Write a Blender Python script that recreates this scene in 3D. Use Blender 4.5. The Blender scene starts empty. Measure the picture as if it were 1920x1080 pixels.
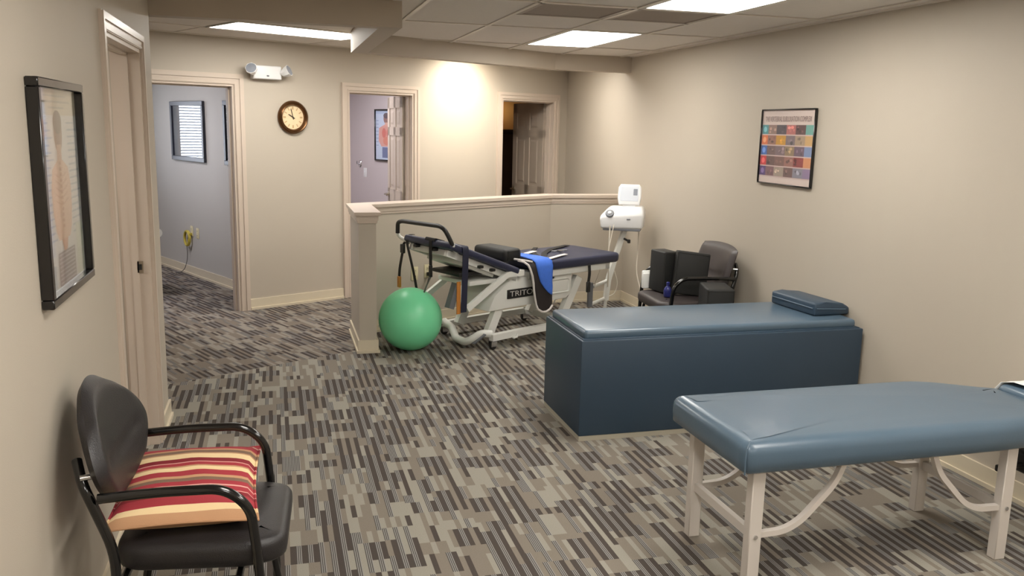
import bpy, bmesh, math, random
from mathutils import Vector, Matrix
random.seed(7)
sc = bpy.context.scene
C = bpy.context.collection
R = math.radians
PI = math.pi

# ------------------------------------------------------------------ camera, world, exposure
EYE = 1.7
F_PX, PITCH, ROLL, YAW = 1620.0, 0.183, 0.0225, 0.27
fwd = Vector((math.sin(YAW) * math.cos(PITCH), math.cos(YAW) * math.cos(PITCH), -math.sin(PITCH)))
right0 = Vector((math.cos(YAW), -math.sin(YAW), 0))
up0 = right0.cross(fwd)
cr = right0 * math.cos(ROLL) + up0 * math.sin(ROLL)
cu = -right0 * math.sin(ROLL) + up0 * math.cos(ROLL)
cam = bpy.data.cameras.new('camera')
cam.sensor_width = 36.0
cam.lens = 36.0 * F_PX / 1920.0
cam.clip_start = 0.05
cam_o = bpy.data.objects.new('camera', cam)
cam_o.matrix_world = Matrix(((cr.x, cu.x, -fwd.x, 0), (cr.y, cu.y, -fwd.y, 0), (cr.z, cu.z, -fwd.z, EYE), (0, 0, 0, 1)))
C.objects.link(cam_o)
sc.camera = cam_o

world = bpy.data.worlds.new('world')
sc.world = world
world.use_nodes = True
world.node_tree.nodes['Background'].inputs[0].default_value = (0.62, 0.78, 1.0, 1)
world.node_tree.nodes['Background'].inputs[1].default_value = 2.0
vs = sc.view_settings
vs.view_transform = 'Standard'
vs.look = 'None'
vs.gamma = 1
vs.use_curve_mapping = False
vs.exposure = 0.0
PANEL = 17.5          # strength of the fluorescent ceiling panels

# ------------------------------------------------------------------ helpers
def lin(c):
    c /= 255.0
    return c / 12.92 if c <= 0.04045 else ((c + 0.055) / 1.055) ** 2.4
def rgb(*c):
    if len(c) == 1:
        h = c[0]
        c = tuple(int(h[i:i + 2], 16) for i in (0, 2, 4))
    return (lin(c[0]), lin(c[1]), lin(c[2]), 1)

M = {}
def mat(name, col, rough=0.5, metal=0.0, var=0.06, scale=8.0, bump=0.0, bscale=200.0, emit=None, estr=0.0, coat=0.0, spec=0.5):
    m = bpy.data.materials.new(name)
    m.use_nodes = True
    nt = m.node_tree
    b = nt.nodes['Principled BSDF']
    b.inputs['Roughness'].default_value = rough
    b.inputs['Metallic'].default_value = metal
    b.inputs['Coat Weight'].default_value = coat
    b.inputs['Specular IOR Level'].default_value = spec
    tc = nt.nodes.new('ShaderNodeTexCoord')
    n = nt.nodes.new('ShaderNodeTexNoise')
    n.inputs['Scale'].default_value = scale
    n.inputs['Detail'].default_value = 3
    nt.links.new(tc.outputs['Object'], n.inputs['Vector'])
    mx = nt.nodes.new('ShaderNodeMix')
    mx.data_type = 'RGBA'
    mx.inputs[6].default_value = tuple(max(0, c * (1 - var)) for c in col[:3]) + (1,)
    mx.inputs[7].default_value = tuple(min(1, c * (1 + var)) for c in col[:3]) + (1,)
    nt.links.new(n.outputs['Fac'], mx.inputs[0])
    nt.links.new(mx.outputs[2], b.inputs['Base Color'])
    if bump > 0:
        n2 = nt.nodes.new('ShaderNodeTexNoise')
        n2.inputs['Scale'].default_value = bscale
        n2.inputs['Detail'].default_value = 2
        nt.links.new(tc.outputs['Object'], n2.inputs['Vector'])
        bp = nt.nodes.new('ShaderNodeBump')
        bp.inputs['Strength'].default_value = bump
        bp.inputs['Distance'].default_value = 0.004
        nt.links.new(n2.outputs['Fac'], bp.inputs['Height'])
        nt.links.new(bp.outputs['Normal'], b.inputs['Normal'])
    if emit:
        b.inputs['Emission Color'].default_value = emit
        b.inputs['Emission Strength'].default_value = estr
    M[name] = m
    return m

mat('wall_paint', rgb(190, 180, 165), 0.55, var=0.02, scale=2, bump=0.12, bscale=350)
mat('room_paint', rgb(190, 186, 180), 0.6, var=0.02, scale=2, bump=0.1, bscale=350)
mat('office_paint', rgb(150, 120, 88), 0.5, var=0.05, scale=3)
mat('lavender_paint', rgb(206, 196, 196), 0.6, var=0.02, scale=2, bump=0.1, bscale=350)
mat('soffit_paint', rgb(186, 174, 158), 0.6, var=0.02, scale=2, bump=0.1, bscale=350)
mat('trim_paint', rgb(206, 191, 176), 0.32, var=0.02, scale=4)
mat('base_paint', rgb(222, 210, 186), 0.3, var=0.02, scale=4)
mat('door_paint', rgb(200, 186, 170), 0.38, var=0.02, scale=4)
mat('ceiling_tile', rgb(228, 221, 213), 0.9, var=0.03, scale=30, bump=0.5, bscale=260)
mat('ceiling_back', rgb(180, 172, 162), 0.9, var=0.02, scale=4)
mat('grid_metal', rgb(226, 218, 206), 0.4, var=0.02, scale=4)
mat('vent_metal', rgb(172, 160, 148), 0.5, var=0.04, scale=10)
mat('lamp_frame', rgb(230, 226, 220), 0.4, var=0.02, scale=4)
mat('diffuser', rgb(250, 250, 250), 0.5, var=0.0, emit=(1.0, 0.965, 0.90, 1), estr=PANEL)
mat('diffuser_cool', rgb(250, 250, 250), 0.5, var=0.0, emit=(0.96, 0.93, 1.0, 1), estr=PANEL * 1.05)
mat('black_vinyl', rgb(40, 37, 38), 0.42, var=0.12, scale=12, bump=0.25, bscale=300)
mat('brown_vinyl', rgb(58, 51, 50), 0.42, var=0.1, scale=12, bump=0.2, bscale=300)
mat('black_gloss', rgb(14, 13, 13), 0.16, var=0.1, scale=10, coat=0.3)
mat('black_foam', rgb(27, 27, 25), 0.6, var=0.12, scale=14, bump=0.2, bscale=250)
mat('black_strap', rgb(26, 22, 20), 0.8, var=0.15, scale=60, bump=0.3, bscale=500)
mat('blue_vinyl', rgb(82, 102, 119), 0.3, var=0.06, scale=5, bump=0.06, bscale=180, coat=0.12)
mat('box_vinyl', rgb(49, 67, 84), 0.45, var=0.06, scale=4, bump=0.08, bscale=260)
mat('navy_vinyl', rgb(44, 48, 72), 0.4, var=0.1, scale=8, bump=0.1, bscale=260)
mat('navy_strap', rgb(28, 30, 52), 0.75, var=0.1, scale=60, bump=0.3, bscale=400)
mat('royal_fabric', rgb(62, 112, 214), 0.75, var=0.12, scale=40, bump=0.3, bscale=500)
mat('white_metal', rgb(228, 228, 222), 0.35, var=0.03, scale=8)
mat('leg_metal', rgb(206, 198, 190), 0.4, var=0.03, scale=8)
mat('white_plastic', rgb(236, 236, 236), 0.35, var=0.02, scale=8)
mat('chrome', rgb(220, 220, 222), 0.15, metal=1.0, var=0.02, scale=8)
mat('nickel', rgb(190, 182, 168), 0.3, metal=1.0, var=0.03, scale=8)
mat('grey_plastic', rgb(120, 122, 128), 0.4, var=0.05, scale=10)
mat('dark_plastic', rgb(30, 29, 28), 0.45, var=0.08, scale=10)
mat('screen', rgb(225, 230, 238), 0.15, var=0.03, scale=6)
mat('green_rubber', rgb(132, 236, 178), 0.33, var=0.05, scale=6, bump=0.04, bscale=120)
mat('plinth_wood', rgb(178, 172, 156), 0.5, var=0.06, scale=14)
mat('paper', rgb(240, 240, 236), 0.7, var=0.02, scale=10)
mat('cream_plastic', rgb(222, 212, 176), 0.4, var=0.03, scale=8)
mat('yellow_cord', rgb(196, 178, 74), 0.5, var=0.06, scale=20)
mat('grey_cord', rgb(96, 92, 88), 0.5, var=0.06, scale=20)
mat('white_cord', rgb(220, 212, 198), 0.45, var=0.04, scale=20)
mat('orange_board', rgb(196, 128, 58), 0.5, var=0.12, scale=20)
mat('bronze', rgb(104, 72, 44), 0.28, metal=0.75, var=0.15, scale=10)
mat('clock_paper', rgb(232, 208, 168), 0.7, var=0.08, scale=18)
mat('ink', rgb(70, 58, 46), 0.7, var=0.05, scale=20)
mat('frame_black', rgb(20, 18, 18), 0.2, var=0.1, scale=10, coat=0.3)
mat('frame_slate', rgb(52, 56, 68), 0.3, var=0.1, scale=10)
mat('art_dark', rgb(66, 74, 86), 0.5, var=0.35, scale=7)
mat('dark_wood', rgb(44, 30, 22), 0.45, var=0.3, scale=9)
mat('amber_glass', rgb(255, 196, 110), 0.4, var=0.03, emit=(1.0, 0.55, 0.16, 1), estr=9.0)
mat('can_lamp', rgb(255, 246, 226), 0.4, var=0.0, emit=(1.0, 0.9, 0.72, 1), estr=20.0)
mat('slat_white', rgb(236, 240, 245), 0.45, var=0.02, scale=8)
mat('red_rubber', rgb(120, 60, 60), 0.6, var=0.05, scale=10)
mat('white_text', rgb(208, 206, 200), 0.5, var=0.02, scale=10)
mat('smoke_glass', rgb(150, 155, 165), 0.2, var=0.05, scale=10)

mat('bottle_blue', rgb(40, 44, 110), 0.3, var=0.05, scale=10)
mat('white_strap', rgb(214, 208, 204), 0.7, var=0.05, scale=40)
mat('belt_lining', rgb(38, 31, 30), 0.8, var=0.1, scale=60, bump=0.3, bscale=400)
mat('clock_mark', rgb(196, 164, 122), 0.7, var=0.05, scale=20)
mat('title_ink', rgb(150, 128, 122), 0.7, var=0.02, scale=20)

def glass_mat(name, refl=0.22):
    m = bpy.data.materials.new(name)
    m.use_nodes = True
    nt = m.node_tree
    nt.nodes.remove(nt.nodes['Principled BSDF'])
    out = nt.nodes['Material Output']
    tr = nt.nodes.new('ShaderNodeBsdfTransparent')
    gl = nt.nodes.new('ShaderNodeBsdfGlossy')
    gl.inputs['Roughness'].default_value = 0.03
    lw = nt.nodes.new('ShaderNodeLayerWeight')
    lw.inputs['Blend'].default_value = 0.5
    fr = nt.nodes.new('ShaderNodeMath')
    fr.operation = 'POWER'
    fr.inputs[1].default_value = 4.0
    nt.links.new(lw.outputs['Facing'], fr.inputs[0])
    mth = nt.nodes.new('ShaderNodeMath')
    mth.operation = 'ADD'
    mth.use_clamp = True
    mth.inputs[1].default_value = refl
    ms = nt.nodes.new('ShaderNodeMixShader')
    nt.links.new(fr.outputs[0], mth.inputs[0])
    nt.links.new(mth.outputs[0], ms.inputs[0])
    nt.links.new(tr.outputs[0], ms.inputs[1])
    nt.links.new(gl.outputs[0], ms.inputs[2])
    nt.links.new(ms.outputs[0], out.inputs['Surface'])
    M[name] = m
glass_mat('picture_glass', 0.05)
glass_mat('window_glass', 0.02)
glass_mat('poster_glass', 0.02)

def print_mat():
    m = bpy.data.materials.new('print')
    m.use_nodes = True
    nt = m.node_tree
    b = nt.nodes['Principled BSDF']
    b.inputs['Roughness'].default_value = 0.45
    a = nt.nodes.new('ShaderNodeAttribute')
    a.attribute_name = 'Col'
    nt.links.new(a.outputs['Color'], b.inputs['Base Color'])
    M['print'] = m
print_mat()

def carpet(name, ang, tint):
    m = bpy.data.materials.new(name)
    m.use_nodes = True
    nt = m.node_tree
    N, L = nt.nodes, nt.links
    b = N['Principled BSDF']
    b.inputs['Roughness'].default_value = 0.95
    b.inputs['Specular IOR Level'].default_value = 0.15
    tc = N.new('ShaderNodeTexCoord')
    mp = N.new('ShaderNodeMapping')
    mp.inputs['Rotation'].default_value = (0, 0, -ang)
    L.new(tc.outputs['Object'], mp.inputs['Vector'])
    sp = N.new('ShaderNodeSeparateXYZ')
    L.new(mp.outputs[0], sp.inputs[0])
    def mth(op, a, bb=None, c=None):
        n = N.new('ShaderNodeMath')
        n.operation = op
        for i, v in enumerate((a, bb, c)):
            if v is None: continue
            if isinstance(v, (int, float)): n.inputs[i].default_value = v
            else: L.new(v, n.inputs[i])
        return n.outputs[0]
    def comb(x, y, z):
        n = N.new('ShaderNodeCombineXYZ')
        for i, v in enumerate((x, y, z)):
            if isinstance(v, (int, float)): n.inputs[i].default_value = v
            else: L.new(v, n.inputs[i])
        return n.outputs[0]
    def wn(v):
        n = N.new('ShaderNodeTexWhiteNoise')
        n.noise_dimensions = '3D'
        L.new(v, n.inputs['Vector'])
        return n.outputs['Value']
    U, V = sp.outputs[0], sp.outputs[1]
    BW_, COLS = 0.135, 6.0
    bu = mth('DIVIDE', U, BW_)
    i = mth('FLOOR', bu)
    fu = mth('SUBTRACT', bu, i)
    off = wn(comb(i, 3.3, 1.7))
    vv = mth('ADD', mth('DIVIDE', V, 0.25), off)
    row0 = mth('FLOOR', vv)
    fv = mth('SUBTRACT', vv, row0)
    # split every 0.30 m run at a random place
    cut = mth('MULTIPLY_ADD', wn(comb(i, row0, 9.1)), 0.5, 0.2)
    half = mth('GREATER_THAN', fv, cut)
    j = mth('MULTIPLY_ADD', half, 0.5, row0)
    mode = wn(comb(i, j, 5.5))                     # light or dark block
    k = mth('FLOOR', mth('MULTIPLY', fu, COLS))
    h = wn(comb(mth('MULTIPLY_ADD', i, 7.0, k), j, 2.2))
    odd = mth('FLOORED_MODULO', k, 2.0)
    # dark strips: alternate columns in dark blocks, rare in light ones
    darkblk = mth('GREATER_THAN', mode, 0.40)
    lim = mth('MULTIPLY_ADD', darkblk, 0.70, 0.10)
    dark = mth('MULTIPLY', mth('LESS_THAN', h, lim), mth('GREATER_THAN', odd, 0.5))
    # the columns between: fine stripes in dark blocks, plain tan or light in the others
    slim = mth('MULTIPLY_ADD', darkblk, 0.42, 0.20)
    stripe = mth('LESS_THAN', h, slim)
    light = mth('GREATER_THAN', h, mth('MULTIPLY_ADD', darkblk, 0.24, 0.64))
    lines = mth('GREATER_THAN', mth('SINE', mth('MULTIPLY', U, 2 * PI / 0.0075)), -0.1)
    def mix(f, a, bcol):
        n = N.new('ShaderNodeMix')
        n.data_type = 'RGBA'
        L.new(f, n.inputs[0])
        for s, v in ((6, a), (7, bcol)):
            if isinstance(v, tuple): n.inputs[s].default_value = v
            else: L.new(v, n.inputs[s])
        return n.outputs[2]
    t = lambda *c: tuple(x * y for x, y in zip(rgb(*c)[:3], tint)) + (1,)
    col = mix(stripe, t(150, 141, 129), mix(lines, t(172, 170, 166), t(92, 88, 85)))
    col = mix(light, col, t(174, 169, 157))
    col = mix(dark, col, t(90, 82, 77))
    ns = N.new('ShaderNodeTexNoise')
    ns.inputs['Scale'].default_value = 300
    ns.inputs['Detail'].default_value = 2
    L.new(tc.outputs['Object'], ns.inputs['Vector'])
    mr = N.new('ShaderNodeMapRange')
    mr.inputs[3].default_value = 0.72
    mr.inputs[4].default_value = 1.28
    L.new(ns.outputs['Fac'], mr.inputs[0])
    vm = N.new('ShaderNodeVectorMath')
    vm.operation = 'SCALE'
    L.new(col, vm.inputs[0])
    L.new(mr.outputs[0], vm.inputs['Scale'])
    L.new(vm.outputs[0], b.inputs['Base Color'])
    bp = N.new('ShaderNodeBump')
    bp.inputs['Strength'].default_value = 0.4
    bp.inputs['Distance'].default_value = 0.003
    L.new(ns.outputs['Fac'], bp.inputs['Height'])
    L.new(bp.outputs[0], b.inputs['Normal'])
    M[name] = m
BE = R(26.5)
carpet('carpet_main', 0.0, (0.745, 0.74, 0.735))
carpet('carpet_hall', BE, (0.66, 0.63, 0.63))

def stripe_mat():
    m = bpy.data.materials.new('stripe_fabric')
    m.use_nodes = True
    nt = m.node_tree
    N, L = nt.nodes, nt.links
    b = N['Principled BSDF']
    b.inputs['Roughness'].default_value = 0.85
    tc = N.new('ShaderNodeTexCoord')
    sp = N.new('ShaderNodeSeparateXYZ')
    L.new(tc.outputs['Object'], sp.inputs[0])
    mr = N.new('ShaderNodeMapRange')
    mr.inputs[1].default_value = -0.25
    mr.inputs[2].default_value = 0.25
    L.new(sp.outputs[1], mr.inputs[0])
    cr_ = N.new('ShaderNodeValToRGB')
    cr_.color_ramp.interpolation = 'CONSTANT'
    red, dk, crm, br, pk, tan_ = rgb(168, 52, 62), rgb(136, 34, 44), rgb(238, 210, 162), rgb(128, 100, 82), rgb(226, 168, 158), rgb(196, 150, 112)
    seq = [(0, tan_), (.07, crm), (.12, red), (.2, dk), (.24, pk), (.25, red), (.30, pk), (.315, red), (.36, br), (.40, tan_), (.43, red), (.50, crm), (.55, tan_), (.57, red), (.61, pk), (.625, dk), (.68, crm), (.76, tan_), (.78, br), (.83, tan_), (.86, red), (.93, pk), (.95, red)]
    el = cr_.color_ramp.elements
    el[0].position, el[0].color = seq[0]
    el[1].position, el[1].color = seq[1]
    for p, c in seq[2:]:
        e = el.new(p)
        e.color = c
    L.new(mr.outputs[0], cr_.inputs[0])
    L.new(cr_.outputs[0], b.inputs['Base Color'])
    n = N.new('ShaderNodeTexNoise')
    n.inputs['Scale'].default_value = 400
    L.new(tc.outputs['Object'], n.inputs['Vector'])
    bp = N.new('ShaderNodeBump')
    bp.inputs['Strength'].default_value = 0.3
    bp.inputs['Distance'].default_value = 0.002
    L.new(n.outputs[0], bp.inputs['Height'])
    L.new(bp.outputs[0], b.inputs['Normal'])
    M['stripe_fabric'] = m
stripe_mat()

class MB:
    """collects shapes of ONE part; build() links it as one mesh object"""
    def __init__(s):
        s.v, s.f = [], []
    def add(s, vs_, fs_):
        o = len(s.v)
        s.v += [tuple(v) for v in vs_]
        s.f += [tuple(i + o for i in f) for f in fs_]
        return s
    def box(s, x0, x1, y0, y1, z0, z1):
        return s.add([(x, y, z) for z in (z0, z1) for y in (y0, y1) for x in (x0, x1)],
                     [(0, 2, 3, 1), (4, 5, 7, 6), (0, 1, 5, 4), (2, 6, 7, 3), (0, 4, 6, 2), (1, 3, 7, 5)])
    def rbox(s, x0, x1, y0, y1, z0, z1, r=0.01, seg=2, mtx=None):
        bm = bmesh.new()
        bmesh.ops.create_cube(bm, size=1)
        for v in bm.verts:
            v.co = Vector((x0 + (v.co.x + .5) * (x1 - x0), y0 + (v.co.y + .5) * (y1 - y0), z0 + (v.co.z + .5) * (z1 - z0)))
        bmesh.ops.bevel(bm, geom=bm.edges[:], offset=r, segments=seg, profile=.5, affect='EDGES')
        return s.bm(bm, mtx)
    def bm(s, bm, mtx=None):
        bm.verts.ensure_lookup_table()
        for i, v in enumerate(bm.verts): v.index = i
        vs_ = [(mtx @ v.co if mtx else v.co.copy()) for v in bm.verts]
        s.add(vs_, [tuple(v.index for v in f.verts) for f in bm.faces])
        bm.free()
        return s
    def prism(s, poly, z0, z1):
        n = len(poly)
        vs_ = [(p[0], p[1], z0) for p in poly] + [(p[0], p[1], z1) for p in poly]
        return s.add(vs_, [tuple(reversed(range(n))), tuple(range(n, 2 * n))] + [(i, (i + 1) % n, n + (i + 1) % n, n + i) for i in range(n)])
    def rprism(s, poly, z0, z1, r=0.02, seg=3, both=True, mtx=None):
        bm = bmesh.new()
        b0 = [bm.verts.new((p[0], p[1], z0)) for p in poly]
        t0 = [bm.verts.new((p[0], p[1], z1)) for p in poly]
        n = len(poly)
        fb = bm.faces.new(list(reversed(b0)))
        ft = bm.faces.new(t0)
        for i in range(n): bm.faces.new((b0[i], b0[(i + 1) % n], t0[(i + 1) % n], t0[i]))
        ed = list(ft.edges) + (list(fb.edges) if both else [])
        bmesh.ops.bevel(bm, geom=ed, offset=r, segments=seg, profile=.5, affect='EDGES')
        return s.bm(bm, mtx)
    def tube(s, pts, r, n=10, close=False, caps=True):
        pts = [Vector(p) for p in pts]
        rr = r if isinstance(r, (list, tuple)) else [r] * len(pts)
        rings = []
        N_ = len(pts)
        t0 = (pts[1] - pts[0]).normalized()
        ref = Vector((0, 0, 1)) if abs(t0.z) < .9 else Vector((1, 0, 0))
        a = t0.cross(ref).normalized()
        for i, p in enumerate(pts):
            if i == 0: t = pts[1] - pts[0]
            elif i == N_ - 1: t = pts[-1] - pts[-2]
            else: t = (pts[i + 1] - p).normalized() + (p - pts[i - 1]).normalized()
            t.normalize()
            a = (a - t * a.dot(t)).normalized()
            b_ = t.cross(a)
            rings.append([p + (a * math.cos(2 * PI * k / n) + b_ * math.sin(2 * PI * k / n)) * rr[i] for k in range(n)])
        fs_ = []
        for i in range(N_ - 1):
            for k in range(n):
                fs_.append((i * n + k, i * n + (k + 1) % n, (i + 1) * n + (k + 1) % n, (i + 1) * n + k))
        if caps:
            fs_.append(tuple(reversed(range(n))))
            fs_.append(tuple(range((N_ - 1) * n, N_ * n)))
        return s.add([v for q in rings for v in q], fs_)
    def ribbon(s, pts, side, w, t):
        """flat bar: rectangle w (along side) x t swept along pts"""
        pts = [Vector(p) for p in pts]
        side = Vector(side).normalized()
        vs_, fs_ = [], []
        for i, p in enumerate(pts):
            if i == 0: tg = pts[1] - pts[0]
            elif i == len(pts) - 1: tg = pts[-1] - pts[-2]
            else: tg = (pts[i + 1] - p).normalized() + (p - pts[i - 1]).normalized()
            nn = tg.cross(side).normalized()
            for a, b_ in ((-1, -1), (1, -1), (1, 1), (-1, 1)):
                vs_.append(p + side * a * w / 2 + nn * b_ * t / 2)
        for i in range(len(pts) - 1):
            for k in range(4):
                fs_.append((i * 4 + k, i * 4 + (k + 1) % 4, i * 4 + 4 + (k + 1) % 4, i * 4 + 4 + k))
        e = (len(pts) - 1) * 4
        fs_ += [(3, 2, 1, 0), (e, e + 1, e + 2, e + 3)]
        return s.add(vs_, fs_)
    def lathe(s, prof, n=24, mtx=None):
        """prof: (radius, height) list turned about z"""
        vs_, fs_ = [], []
        for r_, z_ in prof:
            for k in range(n):
                v = Vector((r_ * math.cos(2 * PI * k / n), r_ * math.sin(2 * PI * k / n), z_))
                vs_.append(mtx @ v if mtx else v)
        for i in range(len(prof) - 1):
            for k in range(n):
                fs_.append((i * n + k, i * n + (k + 1) % n, (i + 1) * n + (k + 1) % n, (i + 1) * n + k))
        fs_.append(tuple(reversed(range(n))))
        fs_.append(tuple(range((len(prof) - 1) * n, len(prof) * n)))
        return s.add(vs_, fs_)
    def cyl(s, p0, p1, r, n=14):
        return s.tube([p0, p1], r, n)
    def mesh(s, name, m, smooth=None):
        me = bpy.data.meshes.new(name)
        me.from_pydata(s.v, [], s.f)
        bm = bmesh.new()
        bm.from_mesh(me)
        bmesh.ops.recalc_face_normals(bm, faces=bm.faces[:])
        bm.to_mesh(me)
        bm.free()
        me.materials.append(M[m])
        if smooth is not None:
            for p in me.polygons: p.use_smooth = True
            me.set_sharp_from_angle(angle=R(smooth))
        me.update()
        return me
    def build(s, name, m, parent=None, smooth=40, label=None, loc=None, rot=None):
        o = bpy.data.objects.new(name, s.mesh(name, m, smooth))
        C.objects.link(o)
        if parent: o.parent = parent
        if label: o['label'] = label
        if loc: o.location = loc
        if rot: o.rotation_euler = rot
        return o

def thing(name, label, cat, loc=(0, 0, 0), rotz=0.0, group=None):
    o = bpy.data.objects.new(name, None)
    o.empty_display_size = 0.1
    C.objects.link(o)
    o.location = loc
    o.rotation_euler = (0, 0, rotz)
    o['label'] = label
    o['category'] = cat
    if group: o['group'] = group
    return o
def tag(o, label, cat, group=None):
    o['label'] = label
    o['category'] = cat
    if group: o['group'] = group
    return o
def struct(o, label=None, cat=None):
    o['kind'] = 'structure'
    if label: o['label'] = label
    if cat: o['category'] = cat
    return o
def copy_tree(o, parent=None):
    c = o.copy()
    C.objects.link(c)
    c.parent = parent
    for ch in list(o.children): copy_tree(ch, c)
    return c
def arc(c, r, a0, a1, n, f):
    return [f(c[0] + r * math.cos(R(a0 + (a1 - a0) * i / n)), c[1] + r * math.sin(R(a0 + (a1 - a0) * i / n))) for i in range(n + 1)]
def fillet(pts, r, n=5):
    """round the corners of a polyline"""
    pts = [Vector(p) for p in pts]
    out = [pts[0]]
    for i in range(1, len(pts) - 1):
        p, a, b_ = pts[i], pts[i - 1], pts[i + 1]
        d1, d2 = (a - p), (b_ - p)
        q = min(r, d1.length * .48, d2.length * .48)
        s_, e_ = p + d1.normalized() * q, p + d2.normalized() * q
        for k in range(n + 1):
            t = k / n
            out.append(s_ * (1 - t) ** 2 + p * 2 * t * (1 - t) + e_ * t * t)
    out.append(pts[-1])
    return out
def text_part(name, body, size, m, parent, loc, rot, depth=0.0006, width=None):
    cu_ = bpy.data.curves.new(name, 'FONT')
    cu_.body = body
    cu_.size = size
    cu_.extrude = depth
    cu_.align_x = 'CENTER'
    cu_.align_y = 'CENTER'
    t = bpy.data.objects.new(name, cu_)
    C.objects.link(t)
    dg = bpy.context.evaluated_depsgraph_get()
    me = bpy.data.meshes.new_from_object(t.evaluated_get(dg))
    bpy.data.objects.remove(t)
    bpy.data.curves.remove(cu_)
    if width:
        w = max(v.co.x for v in me.vertices) - min(v.co.x for v in me.vertices)
        for v in me.vertices: v.co.x *= width / w
    me.materials.clear()
    me.materials.append(M[m])
    me.name = name
    o = bpy.data.objects.new(name, me)
    C.objects.link(o)
    o.parent = parent
    o.location = loc
    o.rotation_euler = rot
    return o
def print_part(name, shapes, parent, y):
    """flat print: shapes = (polygon[(x,z)], colour rgb tuple); later shapes lie 0.2 mm in front"""
    vs_, fs_, cols = [], [], []
    for k, (poly, c) in enumerate(shapes):
        o = len(vs_)
        vs_ += [(p[0], y - 0.0002 * k / max(1, len(shapes) / 8), p[1]) for p in poly]
        fs_.append(tuple(range(o, o + len(poly))))
        cols.append(rgb(*c))
    me = bpy.data.meshes.new(name)
    me.from_pydata(vs_, [], fs_)
    at = me.color_attributes.new('Col', 'FLOAT_COLOR', 'CORNER')
    li = 0
    for p, c in zip(me.polygons, cols):
        for _ in p.loop_indices:
            at.data[li].color = c
            li += 1
    me.materials.append(M['print'])
    ob = bpy.data.objects.new(name, me)
    C.objects.link(ob)
    ob.parent = parent
    return ob
def q(x0, x1, z0, z1): return [(x0, z0), (x1, z0), (x1, z1), (x0, z1)]
def ell(cx, cz, a, b_, n=20): return [(cx + a * math.cos(2 * PI * i / n), cz + b_ * math.sin(2 * PI * i / n)) for i in range(n)]

# ------------------------------------------------------------------ layout
XL, XR = -0.627, 3.38
YEND = 5.17            # end of the left wall
CEIL, SOFF = 2.40, 2.255
B0 = Vector((-0.24, 8.14, 0))
bd = Vector((math.cos(BE), math.sin(BE), 0))
bn = Vector((-math.sin(BE), math.cos(BE), 0))
def BWp(s, n, z=0.0): return B0 + bd * s + bn * n + Vector((0, 0, z))
S_END = (XR - B0.x) / bd.x          # back wall meets right wall
T = 0.12
SL = -3.0

# floors
fm = MB().add([(-4, -2.2, 0), (5, -2.2, 0), (5, 8.1, 0), (2.59, 8.1, 0), (0.655, 7.08, 0), (0.655, 6.543, 0), (-0.72, 5.83, 0), (-4, 4.13, 0)], [tuple(range(8))])
fm.add([(v[0], v[1], -0.05) for v in fm.v], [tuple(range(8))])
struct(fm.build('floor', 'carpet_main', smooth=None), 'grey and taupe strip patterned carpet of the main treatment room')
fh = MB().add([(-4, 4.13, 0), (-0.72, 5.83, 0), (0.655, 6.543, 0), (0.655, 7.08, 0), (2.59, 8.1, 0), (5, 8.1, 0), (6, 15, 0), (-6, 15, 0), (-6, 4.13, 0)], [tuple(range(9))])
fh.add([(v[0], v[1], -0.05) for v in fh.v], [tuple(range(9))])
struct(fh.build('floor_hall', 'carpet_hall', smooth=None), 'darker strip patterned carpet of the hallway, laid at an angle')

def bwall(segs, name, m):
    """wall from boxes in the back wall frame"""
    b = MB()
    for s0, s1, n0, n1, z0, z1 in segs:
        k = len(b.v)
        b.box(s0, s1, n0, n1, z0, z1)
        b.v[k:] = [tuple(BWp(*v)) for v in b.v[k:]]
    return struct(b.build(name, m, smooth=None))
D1, D2, D3 = (-0.90, -0.09), (1.055, 1.825), (3.02, 3.84)
DH = 2.02
WT = 2.46
bwall([(SL, D1[0], 0, T, 0, WT), (D1[1], D2[0], 0, T, 0, WT), (D2[1], D3[0], 0, T, 0, WT), (D3[1], S_END + .05, 0, T, 0, WT)] +
      [(a, b_, 0, T, DH, WT) for a, b_ in (D1, D2, D3)], 'wall_back', 'wall_paint')
# rooms behind the back wall
bwall([(0.30, 0.42, T, 3.6, 0, WT)], 'wall_partition', 'room_paint')
bwall([(-2.7, -1.35, 3.3, 3.42, 0, WT), (-0.10, 0.30, 3.3, 3.42, 0, WT), (-1.35, -0.10, 3.3, 3.42, 0, 0.9), (-1.35, -0.10, 3.3, 3.42, 2.05, WT), (-2.7, -2.58, T, 3.3, 0, WT)], 'wall_exterior', 'room_paint')
bwall([(0.42, 2.62, 2.75, 2.87, 0, WT), (2.62, 2.74, T, 2.87, 0, WT)], 'wall_lavender', 'lavender_paint')
bwall([(2.74, 4.9, 2.75, 2.87, 0, WT), (4.78, 4.9, T, 2.75, 0, WT)], 'wall_office', 'office_paint')
bwall([(-2.7, 0.47, T - .04, 3.42, WT - .04, WT + .02)], 'ceiling_exam', 'ceiling_back')
bwall([(0.47, 2.8, T - .04, 2.87, WT - .04, WT + .02)], 'ceiling_lavender', 'ceiling_back')
bwall([(2.8, 4.9, T - .04, 2.87, WT - .04, WT + .02)], 'ceiling_office', 'ceiling_back')
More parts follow.
